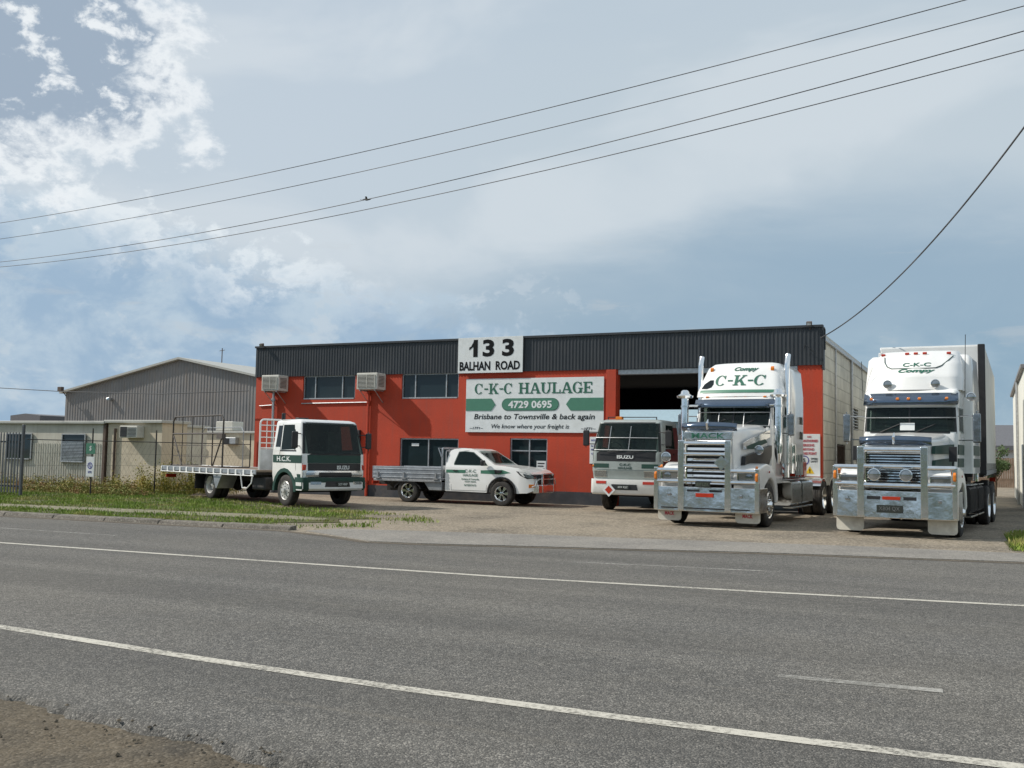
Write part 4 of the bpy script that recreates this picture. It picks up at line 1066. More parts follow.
# ------------------------------------------------------------------ vehicle helpers
class Shape:
    """cab body given by levels (z, half width, front y, back y, front bulge, corner radius)"""
    def __init__(s, lv): s.lv = lv
    def at(s, z):
        L_ = s.lv
        if z <= L_[0][0]: return L_[0][1:]
        for a, c in zip(L_, L_[1:]):
            if z <= c[0]:
                t = (z - a[0]) / (c[0] - a[0]); return tuple(p + (q - p) * t for p, q in zip(a[1:], c[1:]))
        return L_[-1][1:]
    def front(s, x, z, off=0.):
        hw, yf, yb, bu, r = s.at(z); k = min(1, abs(x) / max(.01, hw - r)); ex = max(0, abs(x) - (hw - r))
        y = yf - bu * (1 - k * k) - off
        if ex > 0: y += r - math.sqrt(max(0, r * r - ex * ex))
        return (x, y, z)
    def side(s, sg, y, z, off=0.):
        return (sg * (s.at(z)[0] + off), y, z)
    def ring(s, z):
        hw, yf, yb, bu, r = s.at(z); P = []
        n = 8
        for i in range(n + 1):
            x = -(hw - r) + 2 * (hw - r) * i / n; k = abs(x) / (hw - r); P.append((x, yf - bu * (1 - k * k), z))
        for i in range(1, 6):
            a = pi / 2 * i / 5; P.append((hw - r + r * sin(a), yf + r - r * cos(a), z))
        rb_ = .05
        P += [(hw, yb - rb_, z), (hw - rb_, yb, z), (-hw + rb_, yb, z), (-hw, yb - rb_, z)]
        for i in range(0, 5):
            a = pi / 2 * i / 5; P.append((-(hw - r) - r * cos(a), yf + r - r * sin(a), z))
        return P
    def body(s, b, extra=()):
        zs = sorted({l[0] for l in s.lv} | set(extra)); b.loft([s.ring(z) for z in zs]); return b

def grid(b, P, nx, nz, Q):
    """surface grid P(u,v) with a skirt going to Q(u,v)"""
    vs = [P(i / nx, j / nz) for j in range(nz + 1) for i in range(nx + 1)]
    fs = [(j * (nx + 1) + i, j * (nx + 1) + i + 1, (j + 1) * (nx + 1) + i + 1, (j + 1) * (nx + 1) + i) for j in range(nz) for i in range(nx)]
    per = [(i, 0) for i in range(nx)] + [(nx, j) for j in range(nz)] + [(i, nz) for i in range(nx, 0, -1)] + [(0, j) for j in range(nz, 0, -1)]
    n0 = len(vs); vs += [Q(i / nx, j / nz) for i, j in per]; m = len(per)
    idx = [j * (nx + 1) + i for i, j in per]
    fs += [(idx[k], idx[(k + 1) % m], n0 + (k + 1) % m, n0 + k) for k in range(m)]
    b.add(vs, fs)

def fpatch(b, sh, xb, xt, z0, z1, off, x0b=None, x0t=None, nx=12, nz=4, deep=.015):
    """patch on the cab front; half widths at bottom and top (or explicit left limits)"""
    def P(o):
        def f(u, v):
            R1 = xb + (xt - xb) * v; L1 = (-R1 if x0b is None else x0b + ((x0t if x0t is not None else x0b) - x0b) * v)
            return sh.front(L1 + (R1 - L1) * u, z0 + (z1 - z0) * v, o)
        return f
    grid(b, P(off), nx, nz, P(off - deep))

def spatch(b, sh, sg, poly, off, deep=.015):
    vs = [sh.side(sg, y, z, off) for y, z in poly] + [sh.side(sg, y, z, off - deep) for y, z in poly]; n = len(poly)
    b.add(vs, [tuple(range(n))] + [(i, (i + 1) % n, n + (i + 1) % n, n + i) for i in range(n)])

def wheel(par, x, y, r, w, spokes=10, band=(.62, .84), rim='alloy', fill=.62, dish=.0, name='wheel', dual=False):
    s = 1 if x > 0 else -1
    b = B()
    def prof(w_, c): return [(r * .6, c - w_ / 2), (r * .78, c - w_ / 2 - .008), (r * .93, c - w_ / 2), (r * .985, c - w_ * .42), (r, c - w_ * .3), (r, c - w_ * .13), (r - .014, c - w_ * .12), (r - .014, c - w_ * .08), (r, c - w_ * .07),
        (r, c + w_ * .07), (r - .014, c + w_ * .08), (r - .014, c + w_ * .12), (r, c + w_ * .13), (r, c + w_ * .3), (r * .985, c + w_ * .42), (r * .93, c + w_ / 2), (r * .78, c + w_ / 2 + .008), (r * .6, c + w_ / 2)]
    b.lathe(prof(w, 0), (0, 0, 0), 'x', 40, closed=True)
    if dual: b.lathe(prof(w, -s * (w + .05)), (0, 0, 0), 'x', 40, closed=True)
    b.lathe([(0, s * (w / 2 - .13 - dish)), (r * .6, s * (w / 2 - .13 - dish))], (0, 0, 0), 'x', 24)
    t = b.build(name, 'tyre', par); t.location = (x, y, r)
    b = B(); rr = r * .61; o = w / 2
    d0 = o - .03 - dish
    b.lathe([(0, s * (d0 + .075)), (rr * .22, s * (d0 + .07)), (rr * .28, s * (d0 + .01)), (rr * band[0], s * d0), (rr * band[0], s * (d0 - .03)), (0, s * (d0 - .03))], (0, 0, 0), 'x', 32)
    b.lathe([(rr * band[1], s * (d0 - .04)), (rr * band[1], s * (d0 - .005)), (rr * .92, s * (o - .02)), (rr * 1.0, s * (o + .004)), (rr * 1.04, s * (o - .01)), (rr * 1.0, s * (o - .04)), (rr * .95, s * (d0 - .06))], (0, 0, 0), 'x', 36, closed=True)
    for k in range(spokes):
        a = 2 * pi * k / spokes; hw = pi / spokes * fill
        q = []
        for (rad, aa) in ((rr * (band[0] - .03), a - hw), (rr * (band[0] - .03), a + hw), (rr * (band[1] + .03), a + hw), (rr * (band[1] + .03), a - hw)):
            q.append((rad * cos(aa), rad * sin(aa)))
        b.prism(q, 'x', s * (d0 - .028), s * (d0 - .003))
    if spokes > 6:
        for k in range(10):
            a = 2 * pi * k / 10; b.cyl((s * (d0 - .005), rr * .42 * cos(a), rr * .42 * sin(a)), (s * (d0 + .025), rr * .42 * cos(a), rr * .42 * sin(a)), .014, 6)
    b.build('rim', rim, t)
    return t

def lettering(par, m, items, name='lettering', th=(0, .004, 0)):
    b = B()
    for it in items:
        s_, x, z, h, place, kw = it; text(b, s_, x, z, h, place, **kw)
    if th: solid(b, 1, th)
    return b.build(name, m, par, smooth=0)
def fit_out(t, hw, y0, z0, zt, wheel_x):
    """seats, dashboard and steering wheel inside a cab"""
    for x in (-.5 * hw, .5 * hw):
        b = B(); b.box((x - .24, y0 + .45, z0 - .12), (x + .24, y0 + .95, z0 + .02)); b.box((x - .23, y0 + .85, z0), (x + .23, y0 + .97, zt - .2)); b.box((x - .13, y0 + .86, zt - .18), (x + .13, y0 + .95, zt - .02)); b.build('seat', 'seat', t, bevel=.03)
    b = B(); b.prism([(y0 + .04, z0 - .15), (y0 + .04, z0 + .02), (y0 + .2, z0 + .08), (y0 + .3, z0 - .15)], 'x', -hw + .1, hw - .1); b.build('dashboard', 'cabin', t, bevel=.02)
    b = B(); n = 20; b.tube([(wheel_x + .21 * cos(2 * pi * k / n), y0 + .36 - .1 * sin(2 * pi * k / n), z0 + .1 + .17 * sin(2 * pi * k / n)) for k in range(n + 1)], .016, 6, caps=False)
    b.tube([(wheel_x - .2, y0 + .36, z0 + .1), (wheel_x + .2, y0 + .36, z0 + .1)], .014, 6); b.build('steering_wheel', 'black', t)
def rline(x0, z0, x1, z1, r, y, n=4):
    """rounded-corner hoop: up, across, down (open at the bottom)"""
    P = [(x0, y, z0)]
    for i in range(n + 1):
        a = pi / 2 * i / n; P.append((x0 + r - r * cos(a), y, z1 - r + r * sin(a)))
    for i in range(n + 1):
        a = pi / 2 * i / n; P.append((x1 - r + r * sin(a), y, z1 - r + r * cos(a)))
    P.append((x1, y, z0)); return P
def round_lamp(par, x, y, z, r, name='spot_light', m='lamp', body='alloy', d=.09):
    b = B(); b.lathe([(0, y + d), (r * .6, y + d * .8), (r, y + .02), (r * 1.02, y - .005), (r * .88, y - .01), (r * .86, y + .01)], (x, 0, z), 'y', 24); o = b.build(name, body, par)
    b = B(); b.lathe([(0, y - .012), (r * .5, y - .009), (r * .86, y + .004)], (x, 0, z), 'y', 24); b.build('lens', m, o); return o
def marker(par, x, y, z, m='amber', w=.05, h=.06, name='marker_light'):
    b = B(); b.prism([(y, z - h / 2), (y - .045, z - h * .35), (y - .05, z + h * .2), (y, z + h / 2)], 'x', x - w, x + w); return b.build(name, m, par, bevel=.012)
def mirror(par, sg, x, y, z0, z1, w=.2, arm=(0, 0, 0), m='chrome'):
    b = B(); b.box((x - w / 2, y - .03, z0), (x + w / 2, y + .05, z1)); o = b.build('mirror', m, par, bevel=.035, segs=3)
    b = B(); b.box((x - w / 2 + .02, y + .052, z0 + .03), (x + w / 2 - .02, y + .056, z1 - .03)); b.build('mirror_glass', 'lamp', o)
    b = B()
    for z in (z0 + .06, z1 - .06): b.tube([(arm[0], arm[1], z + arm[2]), (x - sg * .02, y + .01, z)], .014, 6)
    b.tube([(x, y, z0 - .05), (x, y, z1 + .05)], .014, 6); b.build('bracket', m if m != 'black' else 'chassis', o)
    return o

# ------------------------------------------------------------------ forward-control trucks
def cabover(name, loc, rz, label, p):
    t = empty(name, loc, rz, label, 'truck', 'white cab-over trucks')
    sh = Shape(p['lv']); hw = p['lv'][1][1]
    b = B(); sh.body(b, [z / 10 for z in range(8, 28, 2) if p['lv'][0][0] < z / 10 < p['lv'][-1][0]])
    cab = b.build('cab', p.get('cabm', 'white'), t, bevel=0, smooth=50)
    w0, w1 = p['ws']; yy0, yy1 = p['win_y']; rA = p['r'] + .1
    c1 = B(); c1.box((-hw + .16, -2, w0), (hw - .16, p['lv'][0][3] - .12, w1 - .01))
    c2 = B(); c2.prism([(yy0 - .1, w0 + .12), (yy0 + .12, w1 - .04), (yy1, w1 - .04), (yy1, w0 + .1)], 'x', -2, 2)
    c3 = B(); c3.lathe([(0, -2), (rA, -2), (rA, -hw + .45), (0, -hw + .45)], (0, 0, p['r'] * .95), 'x', 32)
    c4 = B(); c4.lathe([(0, 2), (rA, 2), (rA, hw - .45), (0, hw - .45)], (0, 0, p['r'] * .95), 'x', 32)
    cut(cab, [c1, c2, c3, c4]); fit_out(t, hw, sh.at(w0)[1], w0, w1, -.45)
    b = B(); fpatch(b, sh, hw - .01, hw - .13, w0 - .045, w0 - .0, .006, nz=1); fpatch(b, sh, hw - .13, hw - .14, w1, w1 + .03, .006, nz=1)
    for sg in (-1, 1): fpatch(b, sh, sg * (hw - .01), sg * (hw - .13), w0, w1, .006, x0b=sg * (hw - .08), x0t=sg * (hw - .2), nx=3)
    b.build('windscreen_surround', 'black', cab)
    b = B(); fpatch(b, sh, hw - .04, hw - .16, w0, w1, .014); ws = b.build('windscreen', 'cabglass', t)
    b = B()
    for x in (-.55, .05):
        b = B(); q = [sh.front(x + .5 * k / 4, w0 - .02 + .05 * k / 4, .035) for k in range(5)]; b.tube(q, .008, 5); b.build('wiper', 'black', ws)
    for sg in (-1, 1):
        g = 'near side door' if sg < 0 else 'far side door'
        y0, y1 = p['win_y']; zz0, zz1 = w0 + .1, w1 - .04
        b = B(); spatch(b, sh, sg, [(y0 - .1, zz0 + .02), (y0 + .12, zz1), (y1, zz1), (y1, zz0)], .006); sw = b.build('side_window', 'cabglass', t)
        b = B()
        for poly in ([(y0 - .14, zz0 - .04), (y1 + .04, zz0 - .04), (y1 + .04, zz0 - .005), (y0 - .12, zz0 - .005)],): spatch(b, sh, sg, poly, .012)
        b.build('window_trim', 'black', sw)
        if p.get('rear_win'): 
            b = B(); spatch(b, sh, sg, [(y1 + .08, zz0 + .08), (y1 + .08, zz1 - .02), (y1 + .28, zz1 - .02), (y1 + .34, zz0 + .08)], .006); b.build('quarter_window', 'glass', t)
        b = B()
        # door shut lines and handle
        yy0, yy1 = y0 - .16, y1 + .06; zb = p['lv'][0][0] + .02
        for (a, c) in (((yy0, zb), (yy0 + .06, zz0)), ((yy1, zb), (yy1, zz1 + .03))):
            b.tube([sh.side(sg, a[0], a[1], .001), sh.side(sg, (a[0] + c[0]) / 2, (a[1] + c[1]) / 2, .001), sh.side(sg, c[0], c[1], .001)], .006, 4)
        b.build('door_seam', 'black', cab)
        b = B(); h_ = sh.side(sg, y1 - .12, zz0 - .18, .0); b.box((min(h_[0], h_[0] + sg * .03), h_[1] - .06, h_[2]), (max(h_[0], h_[0] + sg * .03), h_[1] + .06, h_[2] + .03)); b.build('door_handle', 'black', t)
        b = B(); gz0, gz1 = p['band']; yb_ = sh.at(gz0)[1] + .1; spatch(b, sh, sg, [(yb_, gz0), (p['lv'][0][3] - .06, gz0), (p['lv'][0][3] - .06, gz1), (yb_, gz1)], .008); bd_ = b.build('side_stripe', 'green', t)
        if sg < 0 and p.get('sidetext'):
            b = B(); text(b, p['sidetext'], 0, gz0 + .04, gz1 - gz0 - .08, lambda u, v: sh.side(-1, y1 - .2 - u, v, .012), width=.8, bold=.02)
            b.build('lettering', 'signwhite', bd_, smooth=0, recalc=False)
        # wheel arch
        b = B(); r_ = p['r'] + .1; n = 10; pr = [((r_ + p.get('ath', .07)) * cos(pi * i / n), p['r'] * .95 + (r_ + p.get('ath', .07)) * sin(pi * i / n)) for i in range(n + 1)] + [(r_ * cos(pi * i / n), p['r'] * .95 + r_ * sin(pi * i / n)) for i in range(n, -1, -1)]
        x0, x1 = sorted((sg * (hw - .42), sg * (hw + .01))); b.prism(pr, 'x', x0, x1); b.build('wheel_arch', p['archm'], t)
        b = B(); yq = sh.at(.75)[1] + .12; spatch(b, sh, sg, [(yq, .64), (-p['r'] - .3, .64), (-p['r'] - .25, .93), (yq, .93)], .006)
        if p.get('ath'): b.build('lower_skirt', 'green', t)
        mirror(t, sg, sg * (hw + .2), sh.at(2)[1] - .05, w0 + .15, w0 + .62, .19, (sg * (hw - .12), sh.at(2)[1] + .12, 0), 'black')
        wheel(t, sg * (hw - .16), 0, p['r'], .24, dish=-.03, rim='steelrim')
        wheel(t, sg * (hw - .16), p['wb'], p['r'], .22, dish=.1, dual=True, rim='steelrim')
    # front bands
    for (a, c, m, wd, nm) in p['front']:
        b = B(); fpatch(b, sh, wd, wd, a, c, .012 if m != 'black' else .009); b.build(nm, m, t)
    # headlights
    hz0, hz1 = p['hl']
    for sg in (-1, 1):
        b = B(); x0, x1 = sorted((sg * (hw - .1), sg * (hw - .48))); fpatch(b, sh, x1, x1, hz0, hz1, .02, x0b=x0, nx=5); hl = b.build('headlight', 'lamp', t)
        b = B(); fpatch(b, sh, x1 + .015, x1 + .015, hz0 - .015, hz0 - .001, .024, x0b=x0 - .015, nx=4, nz=1); fpatch(b, sh, x1 + .015, x1 + .015, hz1 + .001, hz1 + .015, .024, x0b=x0 - .015, nx=4, nz=1); b.build('headlight_trim', 'alloy', hl)
        q = sh.side(sg, sh.at(hz1 + .2)[1] + .14, 0, 0)
        b = B(); b.box((min(q[0] - sg * .08, q[0] + sg * .02), sh.at(1.1)[1] - .0, p['ind'][0]), (max(q[0] - sg * .08, q[0] + sg * .02), sh.at(1.1)[1] + .16, p['ind'][1])); b.build('indicator', 'redlamp' if p['indm'] else 'amber', t, bevel=.015)
    # bumper
    bs = Shape([(p['bz'][0], hw + .0, sh.at(.8)[1] - .06, sh.at(.8)[1] + .45, .08, .14), (p['bz'][0] + .06, hw + .02, sh.at(.8)[1] - .12, sh.at(.8)[1] + .45, .08, .14), (p['bz'][1], hw + .02, sh.at(.8)[1] - .1, sh.at(.8)[1] + .45, .08, .14)])
    b = B(); bs.body(b); bm = b.build('bumper', p['bm'], t, smooth=50)
    zc = (p['bz'][0] + p['bz'][1]) / 2
    if p['bz2']:
        b = B(); fpatch(b, bs, hw + .01, hw + .01, *p['bz2'], .01); [spatch(b, bs, sg, [(bs.at(.6)[1] + .14, p['bz2'][0]), (bs.at(.6)[1] + .44, p['bz2'][0]), (bs.at(.6)[1] + .44, p['bz2'][1]), (bs.at(.6)[1] + .14, p['bz2'][1])], .008) for sg in (-1, 1)]; b.build('bumper_band', p['bz2m'], bm)
    b = B(); fpatch(b, bs, .42, .38, zc - .08, zc + .08, .014); b.build('bumper_opening', 'black', bm)
    pl = p['plate']
    b = B(); b.box((pl - .19, bs.front(0, zc)[1] - .035, zc - .06), (pl + .19, bs.front(0, zc)[1] - .018, zc + .06)); plt = b.build('number_plate', 'plate', t, bevel=.004)
    yv = bs.front(0, zc)[1] - .036
    lettering(plt, 'signwhite', [('327 HKP' if name == 'tray_truck' else '604 KJC', pl, zc - .035, .065, lambda u, v: (u, yv - .003, v), dict(width=.3))], 'plate_lettering', (0, .003, 0))
    for sg in (-1, 1):
        b = B(); x0, x1 = sorted((sg * (hw - .18), sg * (hw - .5))); fpatch(b, bs, x1, x1, zc - .01 + p['fog'], zc + .07 + p['fog'], .014, x0b=x0, nx=4, nz=1); b.build('fog_light', 'redlamp' if p['bz2'] is None else 'lamp', bm)
    lettering(t, 'signwhite', [('ISUZU', p['badge'][0], p['badge'][1], p['badge'][2], lambda u, v: sh.front(u, v, .026), dict(width=p['badge'][3], bold=.03))], 'badge', (0, .006, 0))
    # chassis
    b = B()
    for sg in (-1, 1): b.box((sg * .42 - .04, -.3, .62), (sg * .42 + .04, p['len'] - .1, .84))
    for y in (.5, 1.6, 2.8, p['wb'] - .8, p['wb'] + .9): b.box((-.38, y, .66), (.38, y + .1, .8))
    b.box((-.35, -.6, .55), (.35, 1.0, .95)); b.cyl((-hw + .2, 0, p['r']), (hw - .2, 0, p['r']), .07, 8); b.cyl((-hw + .2, p['wb'], p['r']), (hw - .2, p['wb'], p['r']), .08, 8)
    b.lathe([(0, -.2), (.17, -.12), (.2, 0), (.17, .12), (0, .2)], (0, p['wb'], p['r']), 'y', 16); b.cyl((0, .9, .7), (0, p['wb'] - .1, .55), .045, 8); b.build('chassis', 'chassis', t, bevel=.01)
    for sg in (-1, 1):
        b = B(); x0, x1 = sorted((sg * .5, sg * (hw - .05))); b.box((x0, 1.2, .4), (x1, 2.0, .78)); b.build('side_box', 'chassis', t, bevel=.04)
    for q in p.get('exh', []): pass
    return t, sh

# left truck with an open tray
pL = dict(lv=[(.62, 1.0, -1.0, .72, .03, .12), (.9, 1.03, -1.04, .74, .04, .12), (1.5, 1.04, -1.0, .74, .04, .12), (2.38, .95, -.72, .7, .05, .1), (2.44, .93, -.66, .68, .05, .1), (2.49, .84, -.5, .6, .04, .1)],
    ws=(1.51, 2.37), win_y=(-.5, .22), rear_win=True, band=(1.24, 1.46), r=.45, wb=4.82, len=7.2, sidetext='H.C.K.', archm='green', ath=.11,
    front=[(1.245, 1.47, 'green', 1.03, 'front_stripe'), (1.03, 1.24, 'black', 1.02, 'grille'), (.985, 1.03, 'alloy', 1.0, 'grille_trim'), (.845, .982, 'black', 1.01, 'lower_grille')],
    hl=(.875, .965), ind=(1.04, 1.2), indm=True, bz=(.47, .84), bm='green', bz2=(.475, .7), bz2m='white_flat', plate=.15, fog=.0, badge=(.25, 1.07, .11, .42))
ang = R(67.5)
tL, shL = cabover('tray_truck', (-17.83, 24.2, .03), ang, 'white tray truck with dark green waistband and open flat deck, nearest the fence', pL)
# roof items
b = B(); b.box((-.45, .3, 2.46), (-.1, .5, 2.56)); b.cyl((-.8, .55, 2.4), (-.8, .55, 2.68), .06, 10); b.build('roof_horn', 'black', tL, bevel=.02)
b = B(); b.add([(-.75, -.67, 2.0), (-.3, -.69, 2.0), (-.3, -.66, 2.25), (-.75, -.64, 2.25)], [(0, 1, 2, 3)])
# tray
b = B(); b.box((-1.2, 1.35, .93), (1.2, 8.05, .99)); dk = b.build('deck', 'wood', tL)
b = B()
for sg in (-1, 1):
    x0, x1 = sorted((sg * 1.205, sg * 1.235)); b.box((x0, 1.33, .86), (x1, 8.1, 1.0))
b.box((-1.235, 8.06, .8), (1.235, 8.12, 1.0)); b.build('coaming_rail', 'tray', tL, bevel=.008)
b = B()
for k in range(14):
    for sg in (-1, 1):
        x0, x1 = sorted((sg * 1.237, sg * 1.262)); y = 1.5 + k * .498; b.box((x0, y, .8), (x1, y + .09, .985)); 
for sg in (-1, 1): b.tube([(sg * 1.262, 1.4, .82), (sg * 1.262, 8.05, .82)], .016, 6)
b.build('tie_rail', 'white_flat', tL)
b = B()
for k in range(13): b.box((-1.15, 1.5 + k * .5, .85), (1.15, 1.58 + k * .5, .925))
b.build('cross_member', 'chassis', tL)
for sg in (-1,):
    b = B(); b.tube([(-1.25, 1.45, .9), (-1.27, 1.5, .6), (-1.27, 1.75, .45), (-1.27, 2.05, .45), (-1.27, 2.2, .9)], .02, 6); b.build('side_step', 'white_flat', tL)
# mudguards behind/before rear wheels
for sg in (-1, 1):
    b = B(); x0, x1 = sorted((sg * .62, sg * 1.18)); b.prism([(3.55, .88), (3.95, .36), (4.05, .38), (4.25, .86)], 'x', x0, x1); b.build('mudguard', 'tray', tL, bevel=.01)
    b = B(); b.box((x0, 5.5, .3), (x1, 5.52, .86)); b.build('mudflap', 'black', tL)
    b = B(); b.box((x0 + .1, 8.0, .6), (x1 - .1, 8.055, .72)); b.build('tail_light', 'redlamp', tL, bevel=.01)
# headboard
b = B(); b.tube(rline(-1.1, 1.0, 1.1, 2.5, .12, 1.38), .028, 8)
b.tube([(-1.08, 1.38, 1.65), (1.08, 1.38, 1.65)], .02, 6)
for z in (1.8, 1.97, 2.15, 2.33): b.tube([(-1.08, 1.38, z), (1.08, 1.38, z)], .016, 6)
for k in range(9): b.tube([(-.88 + k * .22, 1.38, 1.6), (-.88 + k * .22, 1.38, 2.48)], .012, 6)
hb = b.build('headboard', 'white_flat', tL)
b = B(); b.box((-1.08, 1.37, 1.0), (1.08, 1.39, 1.62)); b.build('headboard_panel', 'tray', hb)
# steel rack standing on the tray (lies loose on it: its own thing)
fwd = Vector((sin(ang), -cos(ang), 0)); rk = empty('loading_rack', Vector((-17.83, 24.2, 1.02)) - fwd * 6.85 - Vector((cos(ang), sin(ang), 0)) * .55, ang + pi / 2, 'dark open steel rack standing on the deck of the tray truck', 'rack')
def rr_(b, x0, x1, y, z0, z1, r=.025): b.tube([(x0, y, z0), (x0, y, z1 - .15), (x0 + .15, y, z1), (x1 - .15, y, z1), (x1, y, z1 - .15), (x1, y, z0), (x0, y, z0)], r, 6)
b = B(); rr_(b, -1.95, 1.95, 0, .02, 1.72, .03); b.tube([(-1.95, 0, 1.12), (1.95, 0, 1.12)], .03, 6); b.build('frame', 'racksteel', rk)
b = B(); 
for k in range(1, 5): b.tube([(-1.95 + .78 * k, 0, .05), (-1.95 + .78 * k, 0, 1.7)], .016, 6)
for z in (.35, .72): b.tube([(-1.9, 0, z), (1.9, 0, z)], .012, 6)
b.build('bars', 'racksteel', rk)
b = B(); b.tube([(-1.9, .0, 1.05), (-1.3, .02, .05)], .025, 6); b.tube([(1.9, .0, 1.05), (1.1, .02, .05)], .025, 6); b.build('brace', 'racksteel', rk)
b = B(); rr_(b, -1.6, 1.5, -.9, .02, 1.35, .018); b.build('rear_frame', 'galv', rk)
b = B()
for x in (-1.95, 1.95): b.box((x - .08, -.95, -.02), (x + .08, .08, .04))
b.box((-2.0, -.07, .95), (-1.6, .07, 1.1)); b.build('foot_rail', 'racksteel', rk)

# middle truck in the doorway
pM = dict(cabm='greypaint_shade', lv=[(.85, 1.02, -1.12, .7, .03, .14), (1.2, 1.06, -1.18, .72, .05, .14), (1.75, 1.07, -1.15, .72, .05, .14), (2.6, .98, -.86, .7, .07, .14), (2.66, .95, -.8, .66, .06, .14), (2.71, .84, -.62, .55, .05, .14)],  # white cab coloured grey-green, doorway shade put into its colour
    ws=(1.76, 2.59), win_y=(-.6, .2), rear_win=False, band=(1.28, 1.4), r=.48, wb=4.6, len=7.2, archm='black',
    front=[(1.47, 1.72, 'black', 1.03, 'grille'), (1.23, 1.465, 'greypaint_shade', 1.02, 'front_panel'), (.99, 1.2, 'greypaint_shade', 1.02, 'headlight_panel'), (1.04, 1.16, 'black', .5, 'lower_grille')],
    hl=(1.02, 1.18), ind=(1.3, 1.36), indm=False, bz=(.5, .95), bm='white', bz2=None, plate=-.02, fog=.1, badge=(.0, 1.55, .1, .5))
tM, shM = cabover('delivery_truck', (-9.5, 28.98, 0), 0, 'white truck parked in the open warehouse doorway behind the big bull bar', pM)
for sg in (-1, 1):
    b = B(); x0, x1 = sorted((sg * .5, sg * .98)); fpatch(b, shM, x1, x1, 1.28, 1.4, .018, x0b=x0, nx=4); b.build('front_stripe', 'green', tM)
b = B()
for z in (2.16, 1.8): b.tube([shM.front(-.95 + .19 * k, z, .1) for k in range(11)], .01, 5)
for x in (-.5, .12): b.tube([shM.front(x, 1.8, .1), shM.front(x, 2.5, .08)], .01, 5)
b.build('stone_guard', 'galv', tM)
b = B(); b.tube([(-.75, -.6, 2.7), (-.75, -.6, 2.78), (.75, -.6, 2.78), (.75, -.6, 2.7)], .02, 6); b.build('roof_bar', 'chassis', tM)
b = B(); b.box((-.5, -.68, 2.7), (-.3, -.5, 2.8)); b.build('roof_light', 'amber', tM, bevel=.02)
b = B(); b.prism([(-.44 - .2, .64), (-.44, .44), (-.44 + .2, .64), (-.44, .84)], 'y', -1.37, -1.355); hz = b.build('hazard_placard', 'signwhite', tM)
b = B(); b.prism([(-.44 - .12, .64), (-.44, .52), (-.44 + .12, .64), (-.44, .76)], 'y', -1.375, -1.3705); b.build('placard_print', 'redlamp', hz)
lettering(tM, 'green', [('C-K-C', 0, 1.34, .07, lambda u, v: shM.front(u, v, .02), dict(width=.34, bold=.02)), ('HAULAGE', 0, 1.25, .06, lambda u, v: shM.front(u, v, .02), dict(width=.42, bold=.02))], 'door_lettering')
b = B(); fpatch(b, shM, .9, .84, 2.63, 2.69, .006, nz=1); b.build('brow_stripe', 'white', tM)
b = B(); b.box((-1.18, 1.0, .95), (1.18, 7.2, 1.1)); b.build('deck', 'wood', tM)
b = B(); b.box((-1.18, .95, 1.1), (1.18, 1.02, 2.3)); b.build('headboard', 'tray', tM)
b = B(); spatch(b, shM, 1, [(.22, 1.86), (.66, 1.86), (.62, 2.5), (.22, 2.5)], .02); b.build('pillar_shade_panel', 'side_shade', tM)  # dark red panels paint shade and wall reflection onto the cab side
b = B(); spatch(b, shM, 1, [(-.95, 1.0), (.66, 1.0), (.66, 1.85), (-.55, 1.85), (-.95, 1.75)], .02); b.build('door_shade_panel', 'side_shade', tM)

